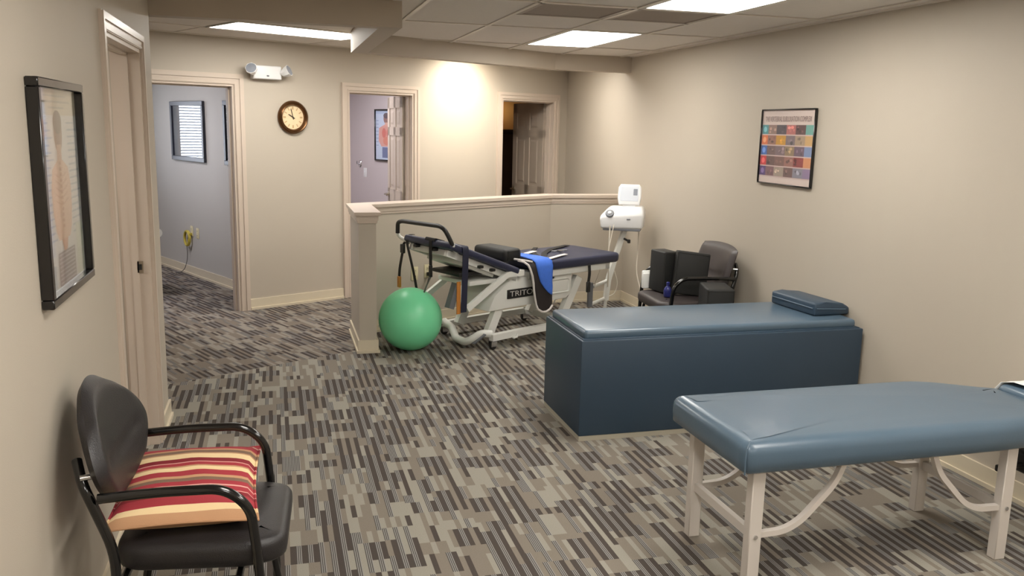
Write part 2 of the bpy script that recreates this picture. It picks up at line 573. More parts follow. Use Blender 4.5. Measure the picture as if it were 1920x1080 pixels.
# right, rear, left walls
struct(MB().box(XR, XR + T, -2.2, BWp(S_END, 0).y + .06, 0, WT).build('wall_right', 'wall_paint', smooth=None))
struct(MB().box(-3.6, XR + T, -2.2 - T, -2.2, 0, WT).build('wall_rear', 'wall_paint', smooth=None))
LD = (3.77, 4.73)
LDH = 2.04
struct(MB().box(XL - T, XL, -2.2, LD[0], 0, WT).box(XL - T, XL, LD[1], YEND, 0, WT).box(XL - T, XL, *LD, LDH, WT).build('wall_left', 'wall_paint', smooth=None))
struct(MB().box(-3.6, XL - T, YEND - T, YEND, 0, WT).build('wall_hall', 'wall_paint', smooth=None))
struct(MB().box(-3.6, -3.48, -2.2, 7.2, 0, WT).build('wall_far_left', 'wall_paint', smooth=None))
struct(MB().box(-3.48, XL - T, 2.4, 2.4 + T, 0, WT).build('wall_side_room', 'wall_paint', smooth=None))

# ceiling slab (above the tiles)
cs = MB().box(-3.6, XR + T, -2.3, 10.2, WT, WT + .05)
ceiling = struct(cs.build('ceiling', 'ceiling_back', smooth=None))

# soffit over the pony wall and header over the hall opening
I1, I2 = (0.72, 7.045), (2.60, 8.04)
O1, O2 = (0.59, 7.12), (2.57, 8.17)
sf = MB()
sf.prism([(XL - T, YEND), (0.737, YEND), (0.737, YEND + .11), (XL - T, YEND + .11)], SOFF, WT)
sf.prism([(0.61, YEND + .1), (0.737, YEND + .1), (0.737, 7.035), (0.61, 7.115)], SOFF, WT)
sf.prism([(0.61, 7.115), (0.737, 7.035), I2, O2], SOFF, WT)
sf.prism([I2, (XR, 8.04), (XR, 8.17), O2], SOFF, WT)
struct(sf.build('trim_1', 'soffit_paint', smooth=None), 'painted drop soffit following the half wall and crossing the hall opening')

# pony wall
pw = MB()
pw.prism([(0.59, 6.41), (0.72, 6.41), I1, O1], 0, 1.04)
pw.prism([O1, I1, I2, O2], 0, 1.04)
pw.prism([O2, I2, (XR, 8.04), (XR, 8.17)], 0, 1.04)
pony = struct(pw.build('wall_pony', 'wall_paint', smooth=None), 'waist-high beige half wall with an angled run')
def off_poly(d):
    # inner and outer outlines of the half wall pushed out by d
    e = Vector((I2[0] - I1[0], I2[1] - I1[1])).normalized()
    nrm = Vector((-e.y, e.x))
    def lineX(x, p): # point on angled line through p at x
        return p[1] + (x - p[0]) * e.y / e.x
    def lineY(y, p):
        return p[0] + (y - p[1]) * e.x / e.y
    pin = (I1[0] - nrm.x * d, I1[1] - nrm.y * d)
    pout = (O1[0] + nrm.x * d, O1[1] + nrm.y * d)
    xi, xo = 0.72 + d, 0.59 - d
    yi, yo = 8.04 - d, 8.17 + d
    return dict(i0=(xi, 6.41 - d), i1=(xi, lineX(xi, pin)), i2=(lineY(yi, pin), yi), i3=(XR, yi),
                o0=(xo, 6.41 - d), o1=(xo, lineX(xo, pout)), o2=(lineY(yo, pout), yo), o3=(XR, yo))
def band(d, z0, z1, b=None):
    b = b or MB()
    k = off_poly(d)
    b.prism([k['o0'], k['i0'], k['i1'], k['o1']], z0, z1)
    b.prism([k['o1'], k['i1'], k['i2'], k['o2']], z0, z1)
    b.prism([k['o2'], k['i2'], k['i3'], k['o3']], z0, z1)
    return b
cap = band(0.032, 1.042, 1.068)
band(0.016, 1.005, 1.042, cap)
band(0.009, 0.985, 1.005, cap)
o = cap.build('wall_cap', 'trim_paint', pony, smooth=None)
pb = band(0.012, 0.0, 0.10)
band(0.022, 0.0, 0.022, pb)
o = pb.build('baseboard', 'base_paint', pony, smooth=None)

# baseboards
def baseboard(name, runs):
    b = MB()
    for p0, p1, nrm in runs:
        p0, p1, nrm = Vector(p0), Vector(p1), Vector(nrm).normalized()
        for d, z in ((0.012, 0.10), (0.022, 0.022)):
            a = [p0, p1, p1 + nrm * d, p0 + nrm * d]
            b.prism([(v.x, v.y) for v in a], 0, z)
    return struct(b.build(name, 'base_paint', smooth=None))
CW = 0.08   # casing width
nb = -bn
baseboard('baseboard_back', [(BWp(SL, 0), BWp(D1[0] - CW, 0), nb), (BWp(D1[1] + CW + .01, 0), BWp(D2[0] - CW, 0), nb), (BWp(D2[1] + CW, 0), BWp(D3[0] - CW, 0), nb), (BWp(D3[1] + CW, 0), BWp(S_END, 0), nb)])
baseboard('baseboard_right', [((XR, -2.2, 0), (XR, 8.02, 0), (-1, 0, 0)), ((XR, 8.19, 0), (XR, BWp(S_END, 0).y, 0), (-1, 0, 0))])
baseboard('baseboard_left', [((XL, -2.2, 0), (XL, LD[0] - .07, 0), (1, 0, 0)), ((XL, LD[1] + .07, 0), (XL, YEND + .022, 0), (1, 0, 0)), ((XL + .0, YEND, 0), (-3.4, YEND, 0), (0, 1, 0))])
baseboard('baseboard_exam', [(BWp(0.30, T), BWp(0.30, 3.3), -bd), (BWp(-2.6, 3.3), BWp(0.30, 3.3), nb)])
baseboard('baseboard_lavender', [(BWp(0.42, 2.75), BWp(2.62, 2.75), nb), (BWp(2.62, T), BWp(2.62, 2.75), -bd)])

# ------------------------------------------------------------------ suspended ceilings
def clip(poly, a, b_):
    """keep the part left of the directed line a->b"""
    out = []
    ax, ay = a
    dx, dy = b_[0] - ax, b_[1] - ay
    sd = lambda p: dx * (p[1] - ay) - dy * (p[0] - ax)
    for i in range(len(poly)):
        p, r_ = poly[i], poly[(i + 1) % len(poly)]
        sp_, sr = sd(p), sd(r_)
        if sp_ >= 0: out.append(p)
        if (sp_ > 0 > sr) or (sp_ < 0 < sr):
            t = sp_ / (sp_ - sr)
            out.append((p[0] + (r_[0] - p[0]) * t, p[1] + (r_[1] - p[1]) * t))
    return out
def area(poly):
    return abs(sum(p[0] * q_[1] - q_[0] * p[1] for p, q_ in zip(poly, poly[1:] + poly[:1]))) / 2
GX = [-0.93, -0.33, 0.27, 0.87, 1.47, 2.07, 2.67, 3.27, 3.87]
GY = [-2.46, -1.24, -0.02, 1.20, 2.42, 3.64, 4.86, 6.08, 7.30, 8.52]
REG = [[((XL, -2.2), (0.67, -2.2)), ((0.67, -2.2), (0.67, YEND)), ((0.67, YEND), (XL, YEND)), ((XL, YEND), (XL, -2.2))],
       [((0.67, -2.2), (XR, -2.2)), ((XR, -2.2), (XR, 8.04)), ((XR, 8.08), (2.6, 8.08)), ((2.6, 8.06), (0.7, 7.06)), ((0.67, 7.1), (0.67, -2.2))]]
lights = [(5, 7), (5, 5), (5, 3), (2, 3), (5, 1), (2, 1)]      # (column, row) cells holding panels
vents = {(4, 6): (4.86, 5.43), (5, 6): (4.86, 5.43)}
def tile_obj(poly, inset=0.013):
    cx = sum(p[0] for p in poly) / len(poly)
    cy = sum(p[1] for p in poly) / len(poly)
    pl = []
    for p in poly:
        d = Vector((p[0] - cx, p[1] - cy))
        pl.append((p[0] - math.copysign(min(inset, abs(d.x)), d.x), p[1] - math.copysign(min(inset, abs(d.y)), d.y)))
    return MB().prism(pl, CEIL + 0.004, CEIL + 0.02).build('ceiling_tile', 'ceiling_tile', ceiling, smooth=None)
for ci in range(len(GX) - 1):
    for ri in range(len(GY) - 1):
        if (ci, ri + 0) in [(a, b_) for a, b_ in lights]: continue
        x0, x1, y0, y1 = GX[ci], GX[ci + 1], GY[ri], GY[ri + 1]
        if (ci, ri) in vents: y0 = vents[(ci, ri)][1]
        for reg in REG:
            poly = [(x0, y0), (x1, y0), (x1, y1), (x0, y1)]
            for a, b_ in reg:
                poly = clip(poly, a, b_)
                if len(poly) < 3: break
            if len(poly) >= 3 and area(poly) > 0.004: tile_obj(poly)
def gridbar(p0, p1):
    MB().ribbon([p0, p1], (Vector(p1) - Vector(p0)).cross(Vector((0, 0, 1))), 0.024, 0.006).build('grid_bar', 'grid_metal', ceiling, smooth=None)
def line_top(x):   # far end of the main ceiling at x
    if x < 0.67: return YEND
    if x > 2.6: return 8.04
    return I1[1] + (x - I1[0]) * (I2[1] - I1[1]) / (I2[0] - I1[0])
for x in GX[1:-1]: gridbar((x, -2.2, CEIL), (x, line_top(x) + .03, CEIL))
for y in GY[1:-1]:
    if y < YEND: gridbar((XL, y, CEIL), (XR, y, CEIL))
    elif y < 7.05: gridbar((0.72, y, CEIL), (XR, y, CEIL))
    else: gridbar((I1[0] + (y - I1[1]) * (I2[0] - I1[0]) / (I2[1] - I1[1]), y, CEIL), (XR, y, CEIL))
gridbar((1.47, 5.43, CEIL), (2.67, 5.43, CEIL))
# edge angle along the right wall
MB().box(XR - .022, XR, -2.2, 8.04, CEIL - .004, CEIL + .004).build('wall_angle', 'grid_metal', ceiling, smooth=None)

def ceiling_light(loc, rotz, label, lx, ly, dm='diffuser', group=None):
    t = thing('ceiling_light', label, 'ceiling light', loc, rotz, group)
    f = MB()
    f.box(-lx / 2, lx / 2, -ly / 2, -ly / 2 + .022, 0, .03).box(-lx / 2, lx / 2, ly / 2 - .022, ly / 2, 0, .03)
    f.box(-lx / 2, -lx / 2 + .022, -ly / 2, ly / 2, 0, .03).box(lx / 2 - .022, lx / 2, -ly / 2, ly / 2, 0, .03)
    f.box(-lx / 2, lx / 2, -ly / 2, ly / 2, .03, .05)
    f.build('frame', 'lamp_frame', t, smooth=None)
    MB().box(-lx / 2 + .02, lx / 2 - .02, -ly / 2 + .02, ly / 2 - .02, .004, .012).build('diffuser', dm, t, smooth=None)
    return t
LL = {(5, 7): 'square-edged bright ceiling panel just in front of the soffit', (5, 5): 'bright ceiling panel beside the dark air grilles over the blue box bench',
      (5, 3): 'bright ceiling panel over the massage bench', (2, 3): 'bright ceiling panel over the chair with the striped pillow',
      (5, 1): 'bright ceiling panel at the rear of the room by the right wall', (2, 1): 'bright ceiling panel at the rear of the room by the left wall'}
for ci, ri in lights:
    yy = (GY[ri] + GY[ri + 1]) / 2
    ceiling_light(((GX[ci] + GX[ci + 1]) / 2, yy, CEIL - .002), 0, LL[(ci, ri)], 0.576, 1.196)
for (ci, ri), (y0, y1) in vents.items():
    t = thing('air_grille', 'dark square air grille in the ceiling ' + ('next to the bright panel over the box bench' if ci == 5 else 'one tile away from the right-hand panels'), 'air vent', ((GX[ci] + GX[ci + 1]) / 2, (y0 + y1) / 2, CEIL - .002), 0)
    hx, hy = 0.286, 0.27
    MB().box(-hx, hx, -hy, -hy + .03, 0, .02).box(-hx, hx, hy - .03, hy, 0, .02).box(-hx, -hx + .03, -hy, hy, 0, .02).box(hx - .03, hx, -hy, hy, 0, .02).box(-hx, hx, -hy, hy, .02, .03).build('frame', 'vent_metal', t, smooth=None)
    n = 16
    sl = MB().add([(-hx + .03, -.012, .016), (hx - .03, -.012, .016), (hx - .03, .012, .004), (-hx + .03, .012, .004), (-hx + .03, -.012, .018), (hx - .03, -.012, .018), (hx - .03, .012, .006), (-hx + .03, .012, .006)],
                  [(0, 3, 2, 1), (4, 5, 6, 7), (0, 1, 5, 4), (1, 2, 6, 5), (2, 3, 7, 6), (3, 0, 4, 7)]).mesh('slat', 'vent_metal')
    for k in range(n):
        o = bpy.data.objects.new('slat', sl)
        C.objects.link(o)
        o.parent = t
        o.location = (0, -hy + .045 + k * (2 * hy - .09) / (n - 1), 0)

# hall ceiling, grid turned with the back wall
HC = CEIL + 0.01
hall_light = (-0.61, 0.61, -1.235, -0.66)
for s_ in [x * 1.22 - 0.61 for x in range(-2, 4)]:
    for n0, n1 in ((-2.42, -1.83), (-1.83, -1.245), (-1.245, -0.655), (-0.655, -0.065), (-0.065, 0.0)):
        if min(abs(s_ + .61), abs(s_ - 1.83)) < .01 and abs(n0 + 1.245) < .01: continue
        pl = [(p.x, p.y) for p in (BWp(s_, n0), BWp(s_ + 1.22, n0), BWp(s_ + 1.22, n1), BWp(s_, n1))]
        a = [(BWp(-5, -1.40).x, BWp(-5, -1.40).y), (BWp(6, -1.40).x, BWp(6, -1.40).y)]
        R1 = [(a[0], a[1]), ((XR, 0), (XR, 20)), ((-3.48, 20), (-3.48, 0))]
        R2 = [(a[1], a[0]), ((0.61, 0), (0.61, 20)), ((-4, YEND + .1), (4, YEND + .1)), ((-3.48, 20), (-3.48, 0))]
        for reg in (R1, R2):
            poly = pl
            for c0, c1 in reg:
                poly = clip(poly, c0, c1)
                if len(poly) < 3: break
            if len(poly) >= 3 and area(poly) > .004:
                cx = sum(p[0] for p in poly) / len(poly); cy = sum(p[1] for p in poly) / len(poly)
                poly = [(cx + (p[0] - cx) * .985, cy + (p[1] - cy) * .985) for p in poly]
                MB().prism(poly, HC + .004, HC + .02).build('ceiling_tile', 'ceiling_tile', ceiling, smooth=None)
for n_ in (-1.245, -0.655, -0.065):
    p0, p1 = BWp(-3.0, n_, HC), BWp(S_END - (0.3 if n_ < -1 else .1), n_, HC)
    gridbar(p0, p1)
pc = BWp(0, -0.9475, HC - .002)
ceiling_light(pc, BE, 'long bright ceiling panel of the hallway above the wall clock', 1.2, 0.56)
ceiling_light(BWp(2.44, -0.9475, HC - .002), BE, 'added hallway ceiling panel hidden behind the soffit, brightening the wall near the far doors', 1.2, 0.56)  # extra panel kept out of view, added to brighten the far hall walls
# recessed wall-wash downlight beside the third door
cp = BWp(2.42, -0.50, HC)
t = thing('recessed_downlight', 'small round recessed lamp washing the wall between the two far doors', 'downlight', cp)
MB().lathe([(0.045, 0.05), (0.048, -0.002), (0.07, -0.004), (0.07, 0.002), (0.055, 0.05)], 24).build('trim_ring', 'lamp_frame', t)
MB().lathe([(0.001, 0.022), (0.04, 0.02), (0.04, 0.03), (0.001, 0.03)], 20).build('bulb', 'can_lamp', t)
spd = bpy.data.lights.new('downlight_beam', 'SPOT')
spd.energy = 50
spd.color = (1, 0.9, 0.74)
spd.spot_size = R(120)
spd.spot_blend = 1.0
spd.shadow_soft_size = 0.05
spo = bpy.data.objects.new('downlight_beam', spd)
C.objects.link(spo)
spo.location = BWp(2.42, -0.50, HC - .03)
spo.rotation_euler = (BWp(2.42, 0.0, 1.98) - BWp(2.42, -0.50, HC - .03)).to_track_quat('-Z', 'Y').to_euler()

# ------------------------------------------------------------------ doors and casings
def casing(name, w, h, cw, loc, rotz, depth=T, m='trim_paint', jamb_t=0.018):
    """opening from x=0..w, wall face at y=0, wall goes to y=depth; casing on the -y side and on the far side"""
    b = MB()
    for (ya, yb, yc) in ((-0.012, 0, -0.02), (depth + .012, depth, depth + .02)):
        for d0, d1, y in ((0, cw, ya), (0.55 * cw, cw - .003, yc), (0.004, 0.16 * cw, (ya + yc) / 2)):
            lo, hi = min(y, yb), max(y, yb)
            b.box(-d1, -d0, lo, hi, 0, h + d1).box(w + d0, w + d1, lo, hi, 0, h + d1).box(-d0, w + d0, lo, hi, h + d0, h + d1)
    b.box(-.001, jamb_t, -0.004, depth + .004, 0, h - jamb_t).box(w - jamb_t, w + .001, -0.004, depth + .004, 0, h - jamb_t).box(-.001, w + .001, -0.004, depth + .004, h - jamb_t, h + .001)
    b.box(jamb_t, jamb_t + .012, depth * .42, depth * .7, 0, h - jamb_t).box(w - jamb_t - .012, w - jamb_t, depth * .42, depth * .7, 0, h - jamb_t).box(jamb_t, w - jamb_t, depth * .42, depth * .7, h - jamb_t - .012, h - jamb_t)
    o = b.build(name, m, smooth=None)
    o.location = loc
    o.rotation_euler = (0, 0, rotz)
    return struct(o)
casing('door_frame_1', D1[1] - D1[0], DH, CW + .01, BWp(D1[0], 0), BE)
casing('door_frame_2', D2[1] - D2[0], DH, CW - .008, BWp(D2[0], 0), BE)
casing('door_frame_3', D3[1] - D3[0], DH, CW - .008, BWp(D3[0], 0), BE)
df4 = casing('door_frame_4', LD[1] - LD[0], LDH, 0.07, (XL, LD[0], 0), R(90))
sk = MB().box(.942 - .012, .9425, .03, .058, .93, .99).build('strike_plate', 'nickel', df4, smooth=None)
MB().box(.9285, .9305, .036, .052, .945, .975).build('latch_hole', 'dark_plastic', df4, smooth=None)

def door_leaf(name, w, h, loc, ang, flip=1, label=None, knobz=0.93):
    """six-panel leaf; hinge edge at x=0, runs to x=w; thickness along y"""
    o = bpy.data.objects.new(name, None)
    C.objects.link(o)
    o.location = loc
    o.rotation_euler = (0, 0, ang)
    struct(o, label)
    th = 0.035
    st = 0.11
    rails = [(0, .22), (.86, 1.0), (1.58, 1.67), (h - .12, h)]
    b = MB().box(0, w, -.010, .010, 0, h)
    xs = [(0, st), (w / 2 - .05, w / 2 + .05), (w - st, w)]
    for x0, x1 in xs: b.box(x0, x1, -th / 2, th / 2, 0, h)
    for z0, z1 in rails: b.box(0, w, -th / 2, th / 2, z0, z1)
    b.build('door_slab', 'door_paint', o, smooth=None)
    for (z0, z1) in ((.22, .86), (1.0, 1.58), (1.67, h - .12)):
        for x0, x1 in ((st, w / 2 - .05), (w / 2 + .05, w - st)):
            p = MB()
            for sgn in (-1, 1):
                a, c = .028, .05
                o_ = [(x0 + a, z0 + a), (x1 - a, z0 + a), (x1 - a, z1 - a), (x0 + a, z1 - a)]
                i_ = [(x0 + c, z0 + c), (x1 - c, z0 + c), (x1 - c, z1 - c), (x0 + c, z1 - c)]
                p.add([(x, sgn * .010, z) for x, z in o_] + [(x, sgn * .0165, z) for x, z in i_], [(0, 1, 5, 4), (1, 2, 6, 5), (2, 3, 7, 6), (3, 0, 4, 7), (4, 5, 6, 7)])
            p.build('panel', 'door_paint', o, smooth=None)
    for sgn in (-1, 1):
        k = MB().cyl((w - .065, sgn * th / 2, knobz), (w - .065, sgn * (th / 2 + .012), knobz), .027, 16)
        k.cyl((w - .065, sgn * (th / 2 + .01), knobz), (w - .065, sgn * (th / 2 + .05), knobz), .011)
        k.tube(fillet([(w - .06, sgn * (th / 2 + .05), knobz), (w - .10, sgn * (th / 2 + .052), knobz + .004), (w - .175, sgn * (th / 2 + .045), knobz - .004)], .02), .0095)
        k.build('lever_handle', 'nickel', o)
    for z in (.25, 1.02, 1.78):
        MB().box(-.012, .012, -flip * th / 2 - .004, -flip * th / 2 + .004, z - .045, z + .045).cyl((-.004, -flip * (th / 2 + .003), z - .05), (-.004, -flip * (th / 2 + .003), z + .05), .007, 8).build('hinge', 'nickel', o)
    return o
door_leaf('door_2', 0.76, 1.99, BWp(D2[1] - .03, T + .012, .012), R(94), 1, 'cream six-panel door standing open into the lavender room')
door_leaf('door_3', 0.80, 1.99, BWp(D3[1] - .03, T + .012, .012), R(101), 1, 'six-panel door standing open into the unlit room')
door_leaf('door_4', 0.92, 2.0, (XL - T - .03, LD[0] + .03, .012), R(172), -1, 'six-panel door standing open into the side room')

# window in the exam room
wn_ = bpy.data.objects.new('window_1', None)
C.objects.link(wn_)
wn_.location = BWp(-1.35, 3.3, 0.9)
wn_.rotation_euler = (0, 0, BE)
struct(wn_, 'exam room window with white horizontal blinds')
W_, H_ = 1.25, 1.15
MB().box(0, W_, .02, .10, 0, .04).box(0, W_, .02, .10, H_ - .04, H_).box(0, .04, .02, .10, 0, H_).box(W_ - .04, W_, .02, .10, 0, H_).box(W_ / 2 - .02, W_ / 2 + .02, .05, .09, 0, H_).build('window_frame', 'trim_paint', wn_, smooth=None)
MB().box(.04, W_ - .04, .068, .072, .04, H_ - .04).build('pane', 'window_glass', wn_, smooth=None)
MB().box(-.05, W_ + .05, -.05, .02, -.03, 0).build('window_sill', 'trim_paint', wn_, smooth=None)
bl = thing('window_blind', 'white horizontal slat blind hanging in the exam room window', 'blind', BWp(-1.35, 3.3, .9), BE)
MB().box(.02, W_ - .02, -.03, .02, H_ - .045, H_).build('head_rail', 'slat_white', bl, smooth=None)
slm = MB().add([(.03, -.016, .007), (W_ - .03, -.016, .007), (W_ - .03, .012, -.007), (.03, .012, -.007), (.03, -.016, .009), (W_ - .03, -.016, .009), (W_ - .03, .012, -.005), (.03, .012, -.005)],
               [(0, 3, 2, 1), (4, 5, 6, 7), (0, 1, 5, 4), (1, 2, 6, 5), (2, 3, 7, 6), (3, 0, 4, 7)]).mesh('slat', 'slat_white')
for k in range(32):
    o = bpy.data.objects.new('slat', slm)
    C.objects.link(o)
    o.parent = bl
    o.location = (0, -.005, .03 + k * (H_ - .09) / 31)
day = bpy.data.lights.new('window_daylight', 'AREA')
day.shape = 'RECTANGLE'
day.size, day.size_y = 1.2, 1.1
day.energy = 22
day.color = (0.95, 0.96, 1.0)
do = bpy.data.objects.new('window_daylight', day)
C.objects.link(do)
do.location = BWp(-0.72, 3.65, 1.5)
do.rotation_euler = (BWp(-.6, 0, 1.1) - BWp(-.72, 3.65, 1.5)).to_track_quat('-Z', 'Y').to_euler()

# lamp in the lavender room
ceiling_light(BWp(1.4, 1.3, WT - .09), BE, 'ceiling panel lighting the lavender room behind the open door', 1.2, 0.56, 'diffuser_cool')
ceiling_light(BWp(-1.15, 1.6, WT - .09), BE, 'added ceiling panel brightening the exam room with the glazed pictures', 1.2, 0.56, 'diffuser_cool')  # unseen panel added to brighten the exam room beyond its window light
# ------------------------------------------------------------------ exercise ball
b = MB()
n, m_ = 40, 24
prof = []
for i in range(m_ + 1):
    a = -PI / 2 + PI * i / m_
    prof.append((max(0.0015, 0.244 * math.cos(a)), max(0.002, 0.238 + 0.243 * math.sin(a))))
b.lathe(prof, 48)
bt = thing('exercise_ball', 'glossy green inflatable exercise ball against the half wall post', 'exercise ball', (0.985, 6.47, 0))
b.build('ball_shell', 'green_rubber', bt, smooth=60)
MB().cyl((-.2425, -.01, .19), (-.2475, -.01, .19), .008).build('valve_plug', 'white_plastic', bt)

# ------------------------------------------------------------------ box bench with pad
bx0, bx1, by0, by1 = 1.586, 3.365, 4.285, 4.935
t = thing('box_bench', 'tall dark blue vinyl box bench with pale plinth, end against the right wall', 'treatment bench', ((bx0 + bx1) / 2, (by0 + by1) / 2, 0))
hx, hy = (bx1 - bx0) / 2, (by1 - by0) / 2
MB().rbox(-hx, hx, -hy, hy, .028, .572, .008, 2).build('body', 'box_vinyl', t)
MB().box(-hx + .004, hx - .002, -hy + .004, hy - .004, 0, .028).build('plinth', 'plinth_wood', t, smooth=None)
MB().rbox(-hx + .025, hx - .03, -hy + .03, hy - .03, .566, .622, .022, 4).build('top_pad', 'blue_vinyl', t)
MB().rbox(-hx + .012, hx - .016, -hy + .014, hy - .014, .568, .578, .004, 2).build('welt', 'box_vinyl', t)
# wedge headrest cushion lying on it
pt = thing('head_cushion', 'blue vinyl headrest cushion lying on the wall end of the box bench', 'cushion', (3.235, 4.655, .6225), R(4))
b = MB()
bm = bmesh.new()
sec = [(-.13, 0), (.13, 0), (.13, .045), (.08, .072), (-.05, .084), (-.13, .080)]
v0 = [bm.verts.new((x, -.215, z)) for x, z in sec]
v1 = [bm.verts.new((x, .215, z)) for x, z in sec]
k = len(sec)
bm.faces.new(v0); bm.faces.new(list(reversed(v1)))
for i in range(k): bm.faces.new((v0[(i + 1) % k], v0[i], v1[i], v1[(i + 1) % k]))
bmesh.ops.bevel(bm, geom=bm.edges[:], offset=.014, segments=3, profile=.5, affect='EDGES')
b.bm(bm)
b.build('cushion_body', 'box_vinyl', pt)
MB().tube([(-.1315, -.20, .046), (-.1315, .20, .046)], .0035, 8).tube([(-.115, -.2165, .046), (.10, -.2165, .034)], .0035, 8).build('piping', 'blue_vinyl', pt)

# ------------------------------------------------------------------ massage bench
t = thing('massage_bench', 'steel blue padded massage bench on pale square metal legs', 'massage table', (2.3, 2.9, 0))
ox, oy = 2.3, 2.9
out = [(1.60, 2.60), (2.75, 2.60), (3.02, 2.615), (3.12, 2.66), (3.12, 3.035), (3.04, 3.075), (2.96, 3.13), (2.88, 3.185), (2.78, 3.22), (2.66, 3.225), (1.60, 3.225)]
# round plan corners
def round_poly(poly, r, n=4):
    res = []
    L_ = len(poly)
    for i in range(L_):
        p, a, c = Vector(poly[i]), Vector(poly[i - 1]), Vector(poly[(i + 1) % L_])
        d1, d2 = a - p, c - p
        w_ = min(r, d1.length * .45, d2.length * .45)
        s_, e_ = p + d1.normalized() * w_, p + d2.normalized() * w_
        for k_ in range(n + 1):
            u = k_ / n
            v = s_ * (1 - u) ** 2 + p * 2 * u * (1 - u) + e_ * u * u
            res.append((v.x, v.y))
    return res
def pad(poly, z0, z1, side=.045, crown=.012, name='pad', m='blue_vinyl', parent=None, seg=5):
    """upholstered pad: plan outline, rolled upper edge, slightly crowned top"""
    cx = sum(p[0] for p in poly) / len(poly)
    cy = sum(p[1] for p in poly) / len(poly)
    rings = []
    def ring(ins, z):
        res = []
        L_ = len(poly)
        for i in range(L_):
            p, a, c = Vector(poly[i]), Vector(poly[i - 1]), Vector(poly[(i + 1) % L_])
            t1, t2 = (p - a).normalized(), (c - p).normalized()
            nn = Vector((-(t1 + t2).y, (t1 + t2).x)).normalized()
            res.append((p.x + nn.x * ins, p.y + nn.y * ins, z))
        return res
    rings.append(ring(.02, z0))
    rings.append(ring(.004, z0 + .012))
    rings.append(ring(0, z0 + (z1 - z0) * .4))
    for i in range(seg + 1):
        a = PI / 2 * i / seg
        rings.append(ring(side * (1 - math.cos(a)), z1 - side * .8 + side * .8 * math.sin(a)))
    rings.append(ring(side * 2.4, z1 + crown * .6))
    b_ = MB()
    n_ = len(poly)
    vs_ = [v for r_ in rings for v in r_]
    fs_ = [tuple(reversed(range(n_)))]
    for i in range(len(rings) - 1):
        for k_ in range(n_):
            fs_.append((i * n_ + k_, i * n_ + (k_ + 1) % n_, (i + 1) * n_ + (k_ + 1) % n_, (i + 1) * n_ + k_))
    e = (len(rings) - 1) * n_
    vs_.append((cx, cy, z1 + crown))
    for k_ in range(n_): fs_.append((e + k_, e + (k_ + 1) % n_, len(vs_) - 1))
    b_.add(vs_, fs_)
    return b_.build(name, m, parent, smooth=70)
pl = [(p[0] - ox, p[1] - oy) for p in round_poly(out, .05)]
cush = pad(pl, .485, .607, side=.055, crown=.004, name='cushion', parent=t)
MB().tube([(1.606 - ox, 2.606 - oy, .49), (1.603 - ox, 2.603 - oy, .54), (1.612 - ox, 2.612 - oy, .585), (1.64 - ox, 2.64 - oy, .604)], .003, 6).build('corner_seam', 'blue_vinyl', cush)
# head piece
hp = [(p[0] - ox, p[1] - oy) for p in round_poly([(3.125, 2.69), (3.36, 2.70), (3.36, 3.055), (3.125, 3.045)], .03)]
hd = pad(hp, .50, .618, side=.035, crown=.008, name='head_piece', parent=t)
MB().box(1.66 - ox, 3.30 - ox, 2.70 - oy, 2.76 - oy, .465, .487).box(1.66 - ox, 3.30 - ox, 3.04 - oy, 3.10 - oy, .465, .487).build('under_rail', 'leg_metal', t, smooth=None)
lx0, lx1, ly0, ly1 = 1.69, 2.835, 2.66, 3.125
for lx in (lx0, lx1):
    for ly in (ly0, ly1):
        lg = MB().rbox(lx - .026 - ox, lx + .026 - ox, ly - .022 - oy, ly + .022 - oy, 0, .487, .003, 1).build('leg', 'leg_metal', t)
        sy = -1 if ly == ly0 else 1
        MB().cyl((lx - ox, ly + sy * .022 - oy, .225), (lx - ox, ly + sy * .027 - oy, .225), .008, 12).build('bolt', 'chrome', lg)
        sx = 1 if lx == lx0 else -1
        br = fillet([(lx + sx * .024 - ox, ly - oy, .225), (lx + sx * .13 - ox, ly - oy, .228), (lx + sx * .20 - ox, ly - oy, .262), (lx + sx * .335 - ox, ly - oy, .40), (lx + sx * .37 - ox, ly - oy, .485)], .06, 6)
        MB().ribbon(br, (0, 1, 0), .024, .022).build('curved_brace', 'leg_metal', t, smooth=50)
    MB().rbox(lx - .012 - ox, lx + .012 - ox, ly0 + .02 - oy, ly1 - .02 - oy, .205, .245, .003, 1).build('stretcher', 'leg_metal', t)
# adjusting lever under the head
lv = MB().cyl((3.02 - ox, 2.86 - oy, .30), (3.22 - ox, 2.86 - oy, .30), .012).rbox(3.0 - ox, 3.03 - ox, 2.84 - oy, 2.88 - oy, .275, .305, .006, 2)
lv.rbox(3.03 - ox, 3.055 - ox, 2.85 - oy, 2.88 - oy, .325, .35, .006, 2).rbox(3.12 - ox, 3.26 - ox, 2.80 - oy, 2.94 - oy, .26, .36, .02, 3).cyl((3.19 - ox, 2.87 - oy, .36), (3.19 - ox, 2.87 - oy, .5), .012)
lv.build('tilt_lever', 'dark_plastic', t)
